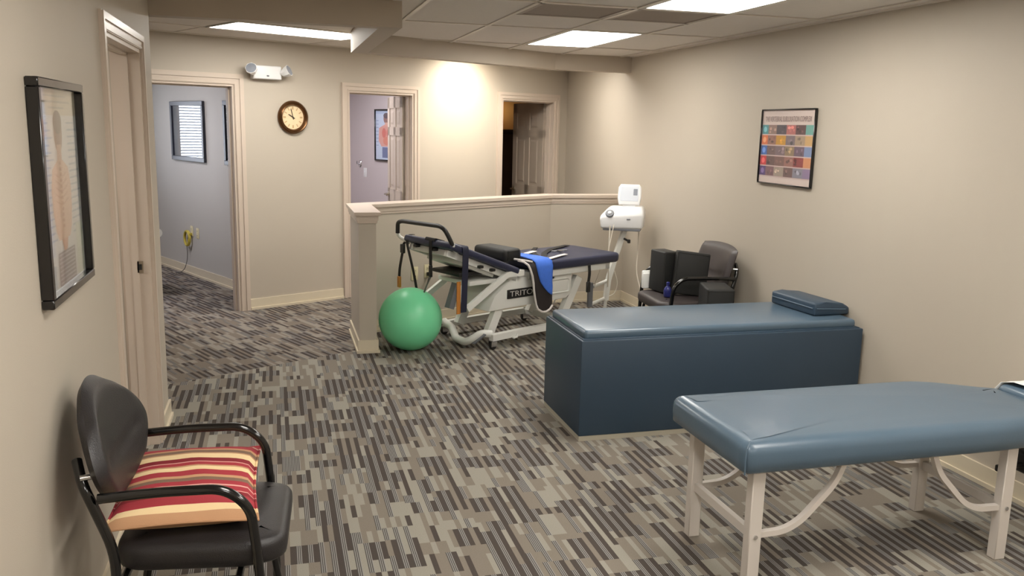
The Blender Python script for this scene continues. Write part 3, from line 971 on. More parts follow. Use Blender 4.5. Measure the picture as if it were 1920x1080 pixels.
# face paper over the head piece
hpv = MB()
pp = []
for i in range(9):
    row = []
    for (y, z) in ((2.682, .53), (2.682, .575), (2.70, .622), (2.76, .6355), (2.87, .6385), (2.98, .6355), (3.035, .622), (3.062, .585), (3.062, .53)):
        xs = 3.13 + .03 * math.sin((3.062 - y) / .38 * PI) * (1 - i / 8)
        row.append((xs + (3.352 - xs) * i / 8, y, z + .0012 * math.sin(i * 2.1 + y * 30)))
    pp.append(row)
fs_ = []
for i in range(8):
    for k in range(8): fs_.append((i * 9 + k, i * 9 + k + 1, (i + 1) * 9 + k + 1, (i + 1) * 9 + k))
hpv.add([v for r_ in pp for v in r_], fs_)
o = hpv.build('face_paper', 'paper', smooth=60)
sd = o.modifiers.new('thick', 'SOLIDIFY'); sd.thickness = .0015; sd.offset = 1
tag(o, 'white disposable paper draped over the head of the massage bench', 'paper')

# ------------------------------------------------------------------ armchairs
def armchair(name, label, loc, rotz, bw=.46, vinyl='black_vinyl', top=.87, sq=.05, half=.265, arch=.055, zb=.50, bot=.84, front=.205, legx=.13, seat=.495, arm=.668, bx=0.0, lean=.085):
    """faces +x; origin on the floor below the seat centre"""
    t = thing(name, label, 'chair', loc, rotz)
    sw = half - .02
    plan = round_poly([(-.285, -sw + .03), (front - .10, -sw), (front, -sw + .045), (front, sw - .045), (front - .10, sw), (-.285, sw - .03)], .09, 5)
    pad(plan, seat - .095, seat - .012, side=.035, crown=.012, name='seat', m=vinyl, parent=t)
    # backrest: shield outline, padded front, curved and leaning back
    nx, nz = 20, 18
    def outline(v):
        k_ = bot + (1 - bot) * math.sin(min(1, v / .5) * PI / 2)
        if v > .45: k_ *= 1 - sq * ((v - .45) / .55) ** 2
        return bw / 2 * k_
    vs_, fs_ = [], []
    for side_ in (0, 1):
        for j in range(nz + 1):
            v = j / nz
            for i in range(nx + 1):
                u = -1 + 2 * i / nx
                zt = top - arch * abs(u) ** 2.2
                z0_ = zb + .05 * abs(u) ** 2.5
                zz = z0_ + (zt - z0_) * v
                y = u * outline(v)
                edge = min(1, (1 - abs(u)) / .2, v / .16 if v < .5 else 9, (1 - v) / .16)
                th = .034 * math.sqrt(max(0, 1 - (1 - max(0, edge)) ** 2))
                hh = (zz - .5) / .38
                xc = -.245 - bx - lean * hh - .02 * hh * hh + .035 * (y / (bw / 2)) ** 2
                seam = .009 * math.exp(-((v - .38 - .10 * abs(u)) / .03) ** 2) * (1 if abs(u) < .62 else 0) if side_ == 0 else 0
                vs_.append((xc + (th - seam if side_ == 0 else -th * .6), y, zz))
    st_ = (nx + 1) * (nz + 1)
    for side_ in (0, 1):
        for j in range(nz):
            for i in range(nx):
                a_ = side_ * st_ + j * (nx + 1) + i
                f = (a_, a_ + 1, a_ + nx + 2, a_ + nx + 1)
                fs_.append(f if side_ == 0 else tuple(reversed(f)))
    bo = MB().add(vs_, fs_).build('backrest', vinyl, t, smooth=70)
    for s in (-1, 1):
        y = s * half
        fr_ = fillet([(-.297, y, arm - .01), (-.15, y, arm), (legx - .09, y, arm), (legx - .02, y, arm - .06), (legx, y, arm - .25), (legx + .01, y, .012)], .09, 7)
        MB().tube(fr_, .0145, 12).build('arm_tube', 'black_gloss', t)
        MB().tube(fillet([(-.325, y, .012), (-.262, y, .33), (-.262, y, .50), (-.318 - bx * .6, y * .95, .70), (-.334 - bx * .9, y * .72, .745)], .06, 5), .0145, 12).build('leg', 'black_gloss', t)
        MB().tube(fillet([(-.262, y, seat - .108), (.0, y, seat - .11), (legx - .03, y * .98, seat - .115), (legx - .015, y * .90, .30), (legx + .03, y * .86, .012)], .06, 6), .012, 10).build('brace_tube', 'black_gloss', t)
        for px, py in ((legx + .01, y), (-.325, y), (legx + .03, y * .86)):
            MB().lathe([(.017, 0), (.019, .003), (.019, .018), (.015, .02)], 12, Matrix.Translation((px, py, 0))).build('foot_cap', 'dark_plastic', t)
        MB().cyl((-.320 - bx * .7, y * .945, .715), (-.292 - bx * .7, y * .90, .715), .009).build('bolt', 'chrome', t)
    for xb in (-.255, legx - .06): MB().tube([(xb, -half, seat - .111), (xb, half, seat - .111)], .012, 10).build('seat_bar', 'black_gloss', t)
    return t
armchair('armchair', 'black vinyl armchair with striped pillow, against the left wall', (-.183, 2.722, 0), R(-4), bw=.57, top=.935, sq=.42, arch=.085, zb=.575, bot=.64, bx=.035, lean=.065)
armchair('armchair', 'brown-black vinyl armchair holding foam blocks, in the corner by the right wall', (2.96, 5.90, 0), R(177), bw=.60, vinyl='brown_vinyl', top=.875, sq=.06, half=.30, arch=.02, bot=.93, front=.26, legx=.20, seat=.487, arm=.655)

# striped pillow on the left chair
pw_ = MB()
n = 18
vs_, fs_ = [], []
for sgn in (1, -1):
    for j in range(n + 1):
        for i in range(n + 1):
            u, v = -1 + 2 * i / n, -1 + 2 * j / n
            pinch = 1 - .07 * (1 - abs(u) ** 2) * abs(v) ** 3 - .0
            pinch2 = 1 - .07 * (1 - abs(v) ** 2) * abs(u) ** 3
            h_ = .052 * (max(0, (1 - u ** 2)) ** .5 * max(0, (1 - v ** 2)) ** .5) ** .8
            h_ += .003 * math.sin(9 * u + 3 * v) * (1 - abs(u)) * (1 - abs(v))
            vs_.append((.213 * u * pinch2, .25 * v * pinch, sgn * h_))
st_ = (n + 1) ** 2
for s_, o_ in ((0, 0), (1, st_)):
    for j in range(n):
        for i in range(n):
            a = o_ + j * (n + 1) + i
            f = (a, a + 1, a + n + 2, a + n + 1)
            fs_.append(f if s_ == 0 else tuple(reversed(f)))
pw_.add(vs_, fs_)
pil = thing('striped_pillow', 'red, cream and brown striped square pillow lying on the black armchair', 'pillow', (-.288, 2.79, .550), 0)
o = pw_.build('pillow_cover', 'stripe_fabric', pil, smooth=60)
pil.rotation_euler = (R(5), R(1), R(0))
rim = []
for k in range(4 * n):
    e_, f_ = divmod(k, n)
    u_, v_ = [(-1 + 2 * f_ / n, -1), (1, -1 + 2 * f_ / n), (1 - 2 * f_ / n, 1), (-1, 1 - 2 * f_ / n)][e_]
    pinch = 1 - .07 * (1 - abs(u_) ** 2) * abs(v_) ** 3
    pinch2 = 1 - .07 * (1 - abs(v_) ** 2) * abs(u_) ** 3
    rim.append((.216 * u_ * pinch2, .253 * v_ * pinch, 0))
rim.append(rim[0])
MB().tube(rim, .004, 6).build('piping', 'stripe_fabric', pil)

# foam blocks on the corner chair
def block(name, label, cat, w, d, h, loc, rot, m='black_foam', r=.012):
    t = thing(name, label, cat, loc)
    t.rotation_euler = rot
    MB().rbox(-w / 2, w / 2, -d / 2, d / 2, 0, h, r, 3).build('cover', m, t)
    MB().tube([(-w / 2 + .008, -d / 2 - .001, .012), (-w / 2 + .008, -d / 2 - .001, h - .014), (w / 2 - .008, -d / 2 - .001, h - .014), (w / 2 - .008, -d / 2 - .001, .012)], .0025, 6).build('piping', m, t)
    return t
block('foam_block', 'upright black foam block at the front of the corner armchair seat', 'foam block', .13, .20, .315, (2.875, 6.028, .4885), (0, R(1), R(8)))
block('foam_block', 'leaning black foam block in the middle of the corner armchair seat', 'foam block', .25, .09, .325, (2.995, 5.845, .489), (R(-4), R(6), R(-14)))
block('foam_cube', 'tall black foam cube on the floor between box bench and corner armchair', 'foam block', .19, .30, .635, (3.003, 5.418, 0), (0, 0, R(-16)))
bs = thing('spray_bottle', 'small dark blue plastic bottle on the corner armchair between foam blocks', 'bottle', (2.81, 5.80, .488))
MB().lathe([(.026, 0), (.03, .006), (.03, .05), (.022, .07), (.011, .08), (.011, .092)], 18).build('bottle_body', 'bottle_blue', bs)
MB().lathe([(.013, .0915), (.013, .108), (.009, .111)], 14).build('bottle_cap', 'bottle_blue', bs)
tb = thing('folded_towel', 'white folded towel behind the upright foam block on the corner armchair', 'towel', (2.86, 6.168, .487), R(1))
MB().rbox(-.10, .08, -.012, .012, 0, .14, .011, 3).build('towel_fold', 'paper', tb)
MB().rbox(-.10, .078, -.032, -.010, 0, .125, .010, 3).build('towel_fold', 'paper', tb)

# ------------------------------------------------------------------ traction table (u along the half wall, v towards it)
TN = Vector((1.61, 6.34, 0))
tt = thing('traction_table', 'navy padded white metal traction table with raised head section beside the half wall', 'traction table', TN, BE)
VC, VW = .31, .65
# lower (right) cushion in two halves
plan = round_poly([(.47, .0), (1.44, .0), (1.48, .04), (1.48, .60), (1.44, .64), (.47, .64)], .03)
pad(plan, .565, .645, side=.028, crown=.010, name='lower_cushion', m='navy_vinyl', parent=tt)
MB().rbox(.40, 1.36, .03, .07, .51, .568, .004, 1).rbox(.40, 1.36, .55, .59, .51, .568, .004, 1).rbox(1.30, 1.36, .03, .59, .51, .568, .004, 1).rbox(.40, .46, .03, .59, .51, .568, .004, 1).build('lower_frame', 'white_metal', tt)
MB().box(.93, 1.10, .30, .34, .646, .664).build('label_pad', 'grey_plastic', tt, smooth=None)
# tilted upper sections
def tilted(p0, p1, th, v0, v1, name, m, r=.02):
    a = math.atan2(p1[1] - p0[1], p1[0] - p0[0])
    L_ = math.hypot(p1[0] - p0[0], p1[1] - p0[1])
    mt = Matrix.Translation((p0[0], 0, p0[1])) @ Matrix.Rotation(-a, 4, 'Y')
    return MB().rbox(0, L_, v0, v1, -th, 0, r, 3, mt).build(name, m, tt)
tilted((-.415, .872), (.28, .612), .055, .0, .60, 'upper_cushion', 'navy_vinyl')
tilted((-.40, .805), (.30, .542), .05, .06, .10, 'tilt_rail', 'white_metal', .004)
tilted((-.40, .805), (.30, .542), .05, .50, .54, 'tilt_rail', 'white_metal', .004)
tilted((-.38, .798), (-.33, .779), .045, .06, .54, 'end_rail', 'white_metal', .004)
tilted((-.25, .745), (.10, .612), .07, .10, .50, 'gear_tray', 'white_metal', .004)
MB().rbox(-.24, .05, .13, .47, .575, .605, .006, 2).build('gear_cover', 'dark_plastic', tt)
MB().rbox(-.16, .20, .10, .50, .50, .535, .006, 2).build('gear_plate', 'white_metal', tt)
MB().ribbon([(-.20, .30, .30), (-.12, .30, .52)], (0, 1, 0), .06, .05).build('lift_ram', 'grey_plastic', tt)
for (u0, z0, v_) in ((-.405, .805, .45), (-.405, .803, .22), (.02, .63, .05), (-.10, .665, .05)):
    MB().rbox(u0 - .02, u0 + .02, v_ - .022, v_ + .022, z0 - .022, z0, .005, 2).build('knob', 'dark_plastic', tt)
# side struts
for v_ in (.02, .58):
    MB().ribbon(fillet([(-.25, v_, .345), (.15, v_, .575), (.32, v_, .575)], .02, 3), (0, 1, 0), .03, .045).build('side_strut', 'white_metal', tt, smooth=50)
# main housing with name plate
hs = MB()
prof = [(.0, .285), (.86, .30), (.92, .34), (.92, .51), (.24, .535), (.06, .40)]
bm = bmesh.new()
a0 = [bm.verts.new((u, .06, z)) for u, z in prof]
a1 = [bm.verts.new((u, .54, z)) for u, z in prof]
k = len(prof)
bm.faces.new(a0); bm.faces.new(list(reversed(a1)))
for i in range(k): bm.faces.new((a0[(i + 1) % k], a0[i], a1[i], a1[(i + 1) % k]))
bmesh.ops.bevel(bm, geom=bm.edges[:], offset=.012, segments=2, profile=.5, affect='EDGES')
hs.bm(bm)
hsg = hs.build('housing', 'white_metal', tt)
np_ = MB().rbox(.19, .55, .050, .064, .367, .440, .004, 2).build('name_plate', 'dark_plastic', tt)
text_part('lettering', 'TRITON', .062, 'white_text', np_, (.37, .0495, .4035), (R(90), 0, 0), width=.31)
np_['label'] = 'black name plate lettered TRITON'
MB().rbox(.62, .88, .052, .064, .36, .47, .02, 3).build('access_panel', 'white_metal', tt)
MB().rbox(.585, .615, .03, .06, .43, .50, .006, 2).rbox(.565, .60, .03, .06, .47, .52, .006, 2).rbox(.63, .70, .045, .06, .485, .50, .004, 1).build('latch', 'dark_plastic', tt)
# legs, base
for u0, u1 in ((.22, .05), (1.04, .84)):
    for v_ in (.11, .49):
        MB().ribbon([(u1, v_, .11), (u0, v_, .46)], (0, 1, 0), .05, .075).build('lift_leg', 'white_metal', tt)
for v_ in (.0, .60):
    MB().ribbon(fillet([(-.02, v_, .095), (.30, v_, .10), (.95, v_, .10)], .03), (0, 1, 0), .05, .05).build('base_rail', 'white_metal', tt)
MB().rbox(.86, .93, -.02, .62, .075, .125, .005, 2).build('cross_bar', 'white_metal', tt)
bar = fillet([(.0, .62, .11), (-.05, .50, .11), (-.06, .44, .10), (-.13, .30, .05), (-.15, .16, .048), (-.13, .10, .08), (-.08, .05, .13), (.0, .02, .12)], .03, 4)
MB().tube(bar, .030, 12).build('foot_bar', 'white_metal', tt)
MB().ribbon([(-.135, .085, .05), (-.075, .02, .13)], (0, 1, 0), .05, .012).build('pedal', 'grey_plastic', tt)
def caster(u, v_):
    c = MB().cyl((u, v_, .05), (u, v_, .10), .012).box(u - .028, u + .028, v_ - .022, v_ - .017, .025, .07).box(u - .028, u + .028, v_ + .017, v_ + .022, .025, .07).box(u - .028, u + .028, v_ - .022, v_ + .022, .066, .074)
    o_ = c.build('caster', 'chrome', tt)
    MB().lathe([(.030, -.013), (.034, -.009), (.034, .009), (.030, .013)], 18, Matrix.Translation((u, v_, .034)) @ Matrix.Rotation(R(90), 4, 'X')).build('wheel', 'dark_plastic', o_)
for u, v_ in ((.0, .0), (.0, .62), (.9, -.0), (.9, .62)): caster(u, v_)
MB().tube([(.17, -.03, .085), (.19, -.035, .07), (.22, -.035, .075), (.23, -.03, .10)], .008, 8).build('brake_loop', 'white_metal', tt)
# padded push handle across the raised end
g = fillet([(-.40, .01, .845), (-.425, .015, .90), (-.455, .035, .965), (-.46, .09, .983), (-.46, .57, .975), (-.46, .625, .96), (-.455, .635, .875)], .04, 5)
MB().tube(g, .0165, 12).build('grip', 'dark_plastic', tt)
MB().tube(fillet([(-.455, .635, .875), (-.44, .63, .845), (-.39, .56, .80)], .03), .014, 10).build('grip_base', 'white_metal', tt)
MB().tube([(-.40, .01, .848), (-.37, .03, .815), (-.32, .06, .785)], .018, 10).build('grip_base', 'white_metal', tt)
# straps hanging from the raised end
def strap(pts, w, m='black_strap', label=None, side=(1, 0, 0), t_=.004):
    return MB().ribbon(fillet(pts, .03, 4), side, w, t_).build('strap', m, tt, smooth=60)
SV = (0, 1, 0)
strap([(-.40, .585, .82), (-.43, .595, .79), (-.43, .60, .74), (-.435, .635, .60), (-.435, .645, .52)], .03, side=SV)
strap([(-.36, .55, .866), (-.418, .55, .868), (-.430, .545, .80), (-.43, .46, .60), (-.43, .405, .43)], .030, side=SV)
strap([(-.34, .24, .854), (-.418, .24, .874), (-.430, .24, .85), (-.43, .235, .66)], .034, side=SV)
strap([(-.33, .255, .853), (-.418, .255, .878), (-.425, .255, .855)], .12, side=SV)
strap([(-.29, .30, .832), (-.29, -.004, .829), (-.292, -.014, .80), (-.30, -.014, .55), (-.305, -.012, .335)], .055, 'navy_strap')
MB().rbox(-.445, -.425, .57, .62, .72, .79, .004, 1).build('buckle', 'dark_plastic', tt)
MB().ribbon([(-.345, .0, .57), (-.345, .0, .325)], (1, 0, 0), .034, .008).build('wood_strip', 'orange_board', tt)
MB().rbox(-.445, -.425, .625, .66, .44, .53, .004, 1).build('strap_tip', 'orange_board', tt)
MB().rbox(-.44, -.42, .37, .41, .36, .45, .004, 1).build('strap_tip', 'orange_board', tt)
MB().rbox(-.44, -.42, .22, .25, .58, .67, .004, 1).build('buckle', 'dark_plastic', tt)
MB().tube(fillet([(-.43, .235, .58), (-.44, .28, .50), (-.44, .33, .40), (-.42, .34, .28)], .05), .006, 8).build('cord', 'grey_cord', tt)
strap([(1.06, -.004, .57), (1.06, -.012, .50), (1.05, -.01, .42)], .032, side=(1, 0, 0))
MB().rbox(1.03, 1.07, -.02, .0, .34, .43, .004, 1).build('buckle', 'dark_plastic', tt)
strap([(.62, .10, .6585), (.80, .28, .662), (1.02, .42, .664), (1.34, .54, .660)], .05, side=(-.5, .8, 0))
strap([(.60, .12, .6585), (.70, .30, .662), (.84, .46, .662), (1.0, .60, .655)], .04, side=(-.8, .5, 0))
strap([(.62, .04, .658), (.82, .10, .664), (.90, .12, .664)], .04, 'white_strap', side=(-.2, .9, 0))
strap([(.64, .34, .662), (.80, .40, .664)], .05, 'white_strap', side=(-.2, .9, 0))
MB().box(.95, .99, .24, .28, .664, .674).build('buckle', 'chrome', tt, smooth=None)
# black bolster lying in the dip
bo_ = thing('bolster', 'black foam bolster lying in the dip of the traction table', 'bolster', TN + bd * .352 + bn * .36 + Vector((0, 0, .640)), BE)
MB().rbox(-.11, .085, -.20, .20, 0, .105, .035, 4).build('cover', 'black_foam', bo_)
MB().tube([(-.07, -.2005, .014), (-.07, -.2005, .09), (.045, -.2005, .09), (.045, -.2005, .014)], .003, 6).build('piping', 'black_foam', bo_)

# traction belt: blue outside, black lining, white piped edge, draped over the near side
belt = thing('traction_belt', 'bright blue and black traction belt with pale piping hanging off the table side', 'belt', TN, BE)
def drape(us, prof, m, name, off=0.0):
    b_ = MB()
    k_ = len(us)
    vs2 = []
    for (v_, z_, ua, ub) in prof:
        for j in range(k_):
            u = ua + (ub - ua) * us[j]
            vs2.append((u, v_ - off, z_ + off * .6))
    fs2 = []
    for i in range(len(prof) - 1):
        for j in range(k_ - 1): fs2.append((i * k_ + j, i * k_ + j + 1, (i + 1) * k_ + j + 1, (i + 1) * k_ + j))
    b_.add(vs2, fs2)
    o_ = b_.build(name, m, belt, smooth=70)
    s2 = o_.modifiers.new('thick', 'SOLIDIFY'); s2.thickness = .007; s2.offset = 0
    return o_
us = [i / 6 for i in range(7)]
BU = lambda u: .345 + (u - .345) * .62
narrow = lambda pr: [(v_, z_, BU(a_), BU(b_)) for v_, z_, a_, b_ in pr]
prof_blue = [(.42, .672, .50, .68), (.25, .674, .50, .70), (.12, .672, .48, .74), (.03, .668, .47, .76), (-.010, .650, .47, .765), (-.024, .61, .475, .765), (-.030, .55, .50, .755), (-.034, .49, .535, .745), (-.036, .44, .60, .75), (-.036, .40, .67, .75), (-.036, .375, .73, .75)]
prof_blue = narrow(prof_blue)
drape(us, prof_blue, 'royal_fabric', 'belt_face')
prof_blk = [(.10, .660, .33, .50), (.03, .656, .33, .52), (-.008, .635, .35, .56), (-.020, .60, .37, .60), (-.024, .55, .40, .64), (-.026, .49, .42, .70), (-.027, .43, .43, .75), (-.027, .37, .45, .76), (-.027, .31, .475, .765), (-.027, .27, .51, .75), (-.027, .248, .57, .70)]
prof_blk = narrow(prof_blk)
drape(us, prof_blk, 'belt_lining', 'belt_lining')
edge = [(p[2] - .004, p[0] - .006, p[1]) for p in prof_blk] + [(BU(u_), -.033, z_) for u_, z_ in ((.60, .240), (.66, .240), (.72, .255), (.765, .285))]
MB().tube(edge, .009, 8).build('piping', 'white_strap', belt)
MB().tube([(.32, .13, .668), (.335, .06, .668), (.36, .02, .664), (.40, .0, .655)], .008, 8).build('piping', 'white_strap', belt)
MB().tube(fillet([(.605, -.035, .285), (.625, -.036, .31), (.635, -.036, .33), (.655, -.036, .325)], .02), .004, 8).build('hook', 'chrome', belt)

# ------------------------------------------------------------------ traction unit on its post
P = lambda x, z, y=7.40: (x - 2.955, y - 7.40, z)
tu = thing('traction_unit', 'white traction machine with tilted screen on a slanted post behind the table', 'medical device', (2.955, 7.40, 0))
MB().tube([P(2.952, .03), P(2.958, .145)], .014, 10).build('foot_stem', 'white_metal', tu)
MB().lathe([(.03, 0), (.032, .004), (.032, .022), (.016, .032)], 16).build('foot', 'dark_plastic', tu)
MB().ribbon([P(2.957, .14), P(2.975, .33), P(3.035, .55), P(3.115, .80)], (0, 1, 0), .045, .042).build('post', 'white_metal', tu, smooth=50)
MB().tube([P(2.965, .325), P(2.79, .29, 7.30)], .016, 10).build('arm', 'white_metal', tu)
MB().tube([P(2.955, .16), P(2.76, .12, 7.30)], .016, 10).build('arm', 'white_metal', tu)
MB().rbox(2.74 - 2.955, 2.785 - 2.955, -.12, -.08, .10, .33, .006, 2).build('arm_bracket', 'grey_plastic', tu)
MB().tube([P(3.10, .72, 7.37), P(3.135, .70, 7.34)], .010, 8).rbox(3.125 - 2.955, 3.15 - 2.955, -.075, -.045, .68, .715, .006, 2).build('clamp_knob', 'dark_plastic', tu)
# body: tapered rounded box, turned a little
hb = MB()
bm = bmesh.new()
bot = [(-.195, -.13, 0), (.185, -.12, .005), (.185, .13, .005), (-.195, .13, 0)]
mid = [(-.205, -.145, .11), (.195, -.135, .15), (.195, .13, .15), (-.205, .13, .11)]
tp = [(-.13, -.06, .195), (.17, -.06, .205), (.17, .12, .205), (-.13, .12, .195)]
rg = [[bm.verts.new(p) for p in r_] for r_ in (bot, mid, tp)]
bm.faces.new(list(reversed(rg[0]))); bm.faces.new(rg[2])
for a_, b_ in ((0, 1), (1, 2)):
    for k in range(4): bm.faces.new((rg[a_][k], rg[a_][(k + 1) % 4], rg[b_][(k + 1) % 4], rg[b_][k]))
bmesh.ops.bevel(bm, geom=bm.edges[:], offset=.022, segments=4, profile=.5, affect='EDGES')
MT = Matrix.Translation((3.10 - 2.955, 0, .815)) @ Matrix.Rotation(R(-28), 4, 'Z')
hb.bm(bm, MT)
bodyo = hb.build('housing', 'white_plastic', tu, smooth=50)
MB().rbox(-.175, .165, -.115, .115, -.016, .008, .006, 2, MT).build('base_plate', 'grey_plastic', tu)
mp = MT @ Matrix.Translation((-.115, -.118, .135)) @ Matrix.Rotation(R(48), 4, 'X')
MB().lathe([(.001, 0), (.040, 0), (.040, .012), (.034, .018), (.001, .018)], 20, mp).build('rope_port', 'grey_plastic', bodyo)
MB().lathe([(.001, .016), (.016, .016), (.016, .026), (.001, .028)], 16, mp).build('rope_button', 'white_plastic', bodyo)
MB().rbox(.04, .075, -.139, -.130, .088, .100, .004, 1, MT).build('emblem', 'grey_plastic', bodyo)
# screen on top
ms = Matrix.Translation((3.14 - 2.955, -.02, 1.03)) @ Matrix.Rotation(R(-28), 4, 'Z') @ Matrix.Rotation(R(-16), 4, 'X')
sc_ = MB().rprism([(-.095, .0), (.095, .0), (.108, .06), (.105, .16), (.085, .19), (-.085, .19), (-.105, .16), (-.108, .06)], -.025, .02, .012, 3, True, ms @ Matrix.Rotation(R(90), 4, 'X')).build('screen_case', 'white_plastic', tu, smooth=50)
MB().rbox(-.082, .082, -.0225, -.018, .03, .165, .004, 1, ms).build('screen', 'screen', sc_)
MB().rbox(.035, .072, -.0245, -.021, .085, .145, .003, 1, ms).build('screen_panel', 'smoke_glass', sc_)
MB().rbox(-.06, .06, .0, .03, -.035, .01, .012, 3, ms).build('neck', 'white_plastic', tu)
def cable(name, pts, m, label, r=.004):
    o_ = MB().tube(fillet(pts, .12, 6), r, 8).build(name, m)
    return tag(o_, label, 'cable')
MB().tube(fillet([P(2.93, .85, 7.30), P(2.92, .60, 7.28), P(2.93, .40, 7.29), P(2.945, .28, 7.33)], .12, 6), .006, 8).build('cable', 'white_cord', tu)
MB().tube(fillet([P(2.955, .86, 7.27), P(2.90, .60, 7.25), P(2.84, .45, 7.27), P(2.80, .30, 7.29)], .12, 6), .004, 8).build('cable', 'white_cord', tu)
MB().tube(fillet([P(3.24, .83, 7.36), P(3.25, .60, 7.38), P(3.23, .40, 7.36), P(3.28, .20, 7.30), P(3.24, .008, 7.20)], .12, 6), .006, 8).build('cable', 'white_cord', tu)
MB().tube(fillet([P(3.02, .42, 7.37), P(3.06, .30, 7.36), P(3.03, .20, 7.37), P(2.98, .18, 7.38)], .08, 6), .004, 8).build('cable', 'white_cord', tu)

# ------------------------------------------------------------------ wall plates
def plate(name, label, loc, rotz, kind='outlet', m='cream_plastic'):
    t = thing(name, label, 'outlet' if kind == 'outlet' else 'switch', loc, rotz)
    MB().rbox(-.036, .036, -.006, 0, -.058, .058, .004, 2).build('cover_plate', m, t)
    if kind == 'outlet':
        for z in (-.024, .024):
            so = MB().rbox(-.016, .016, -.009, -.004, z - .015, z + .015, .004, 2).build('socket', m, t)
            MB().box(-.008, -.005, -.0095, -.0085, z - .005, z + .006).box(.005, .008, -.0095, -.0085, z - .005, z + .006).build('slot', 'dark_plastic', so, smooth=None)
    else:
        MB().rbox(-.006, .006, -.016, -.004, -.012, .012, .003, 2).build('toggle', m, t)
    return t
e_ = Vector((I2[0] - I1[0], I2[1] - I1[1], 0)).normalized()
nn = Vector((-e_.y, e_.x, 0))
pa = Vector((I1[0], I1[1], 0))
ra = math.atan2(e_.y, e_.x)
plate('wall_outlet', 'cream wall outlet on the half wall, the one closer to its post', pa + e_ * .475 + Vector((0, 0, .455)), ra)
plate('wall_outlet', 'cream wall outlet on the half wall behind a hanging plug', pa + e_ * .615 + Vector((0, 0, .465)), ra)
pg = thing('power_plug', 'dark plug and cord in the half wall outlet under the traction table', 'plug', pa + e_ * .615 - nn * .0095 + Vector((0, 0, .441)), ra)
MB().rbox(-.018, .018, -.03, 0, -.016, .016, .005, 2).build('plug_body', 'dark_plastic', pg)
MB().tube(fillet([(0, -.028, 0), (-.03, -.05, -.03), (-.08, -.05, -.16), (-.10, -.03, -.43)], .05), .005, 8).build('cord', 'dark_plastic', pg)
r1 = BE - R(90)
plate('wall_outlet', 'cream exam room wall outlet with the yellow cord coil', BWp(.30, 2.06, .50), r1)
plate('wall_outlet', 'plain cream exam room wall outlet beside the coiled cord', BWp(.30, 1.90, .49), r1)
yc = thing('cord_coil', 'coiled yellow cord hanging from the exam room wall outlet', 'cord', BWp(.286, 2.13, .45), r1)
pts = []
for i in range(61):
    a = 2 * PI * i / 20
    pts.append((.075 * math.cos(a) * (1 - .002 * i), -.01 - .0003 * i, -.035 + .08 * math.sin(a)))
MB().tube(pts, .011, 8).build('coil', 'yellow_cord', yc)
MB().rbox(.05, .085, -.02, .012, .0, .03, .005, 2).build('plug', 'yellow_cord', yc)
MB().tube(fillet([(-.02, -.02, -.10), (.02, -.025, -.25), (-.02, -.06, -.40), (-.10, -.12, -.435)], .08, 6), .004, 8).build('hanging_cord', 'grey_cord', yc)
plate('light_switch', 'white light switch on the lavender wall below the framed chart', BWp(2.62, 2.18, 1.10), r1, 'switch', 'white_plastic')
hk = thing('coat_hook', 'small chrome oval hook on the lavender wall above the light switch', 'wall hook', BWp(2.62, 2.30, 1.205), r1)
MB().lathe([(.03, 0), (.034, .004), (.028, .012), (.001, .014)], 20, Matrix.Scale(1.5, 4, (0, 0, 1)) @ Matrix.Rotation(R(90), 4, 'X')).build('back_plate', 'chrome', hk)
MB().tube(fillet([(0, -.012, .0), (0, -.05, -.005), (.01, -.055, .035)], .02), .008, 10).build('hook', 'chrome', hk)

# ------------------------------------------------------------------ emergency light and clock
el = thing('emergency_light', 'white two-headed emergency light on the wall above the clock', 'emergency light', BWp(.20, 0, 2.135), BE)
MB().rbox(-.135, .135, -.075, 0, -.058, .060, .012, 3).build('housing', 'white_plastic', el)
for s_ in (-1, 1):
    mt = Matrix.Translation((s_ * .160, -.100, .012)) @ Matrix.Rotation(R(s_ * 38), 4, 'Z') @ Matrix.Rotation(R(65), 4, 'X')
    hd_ = MB().lathe([(.030, -.035), (.045, 0), (.052, .032), (.052, .038)], 8, mt).build('lamp_head', 'white_plastic', el)
    MB().lathe([(.001, .034), (.045, .036), (.045, .0395), (.001, .041)], 20, mt).build('lens', 'smoke_glass', hd_)
    MB().cyl((s_ * .12, -.055, .0), (s_ * .155, -.085, .006), .018).build('swivel', 'white_plastic', el)
MB().rbox(-.012, .012, -.079, -.073, -.035, -.022, .003, 1).build('test_button', 'grey_plastic', el)

ck = thing('wall_clock', 'round bronze rimmed wall clock with cream face', 'clock', BWp(.467, 0, 1.752), BE)
rx = Matrix.Rotation(R(90), 4, 'X')
MB().lathe([(.148, 0), (.152, .012), (.146, .030), (.134, .040), (.128, .036), (.122, .040), (.115, .034), (.108, .018), (.108, .004), (.148, .0)], 48, rx).build('rim', 'bronze', ck, smooth=60)
fc = MB().lathe([(.001, .0), (.1085, .0), (.1085, .010), (.001, .0102)], 40, rx).build('face', 'clock_paper', ck)
for h_ in range(12):
    a = R(90 - 30 * h_)
    c, s_ = math.cos(a), math.sin(a)
    r0, r1_, w_ = (.070, .097, .005 if h_ % 3 else .008)
    MB().add([(c * r0 - s_ * w_, -.0106, s_ * r0 + c * w_), (c * r0 + s_ * w_, -.0106, s_ * r0 - c * w_), (c * r1_ + s_ * w_, -.0106, s_ * r1_ - c * w_), (c * r1_ - s_ * w_, -.0106, s_ * r1_ + c * w_)], [(0, 1, 2, 3)]).build('hour_mark', 'clock_mark', fc, smooth=None)
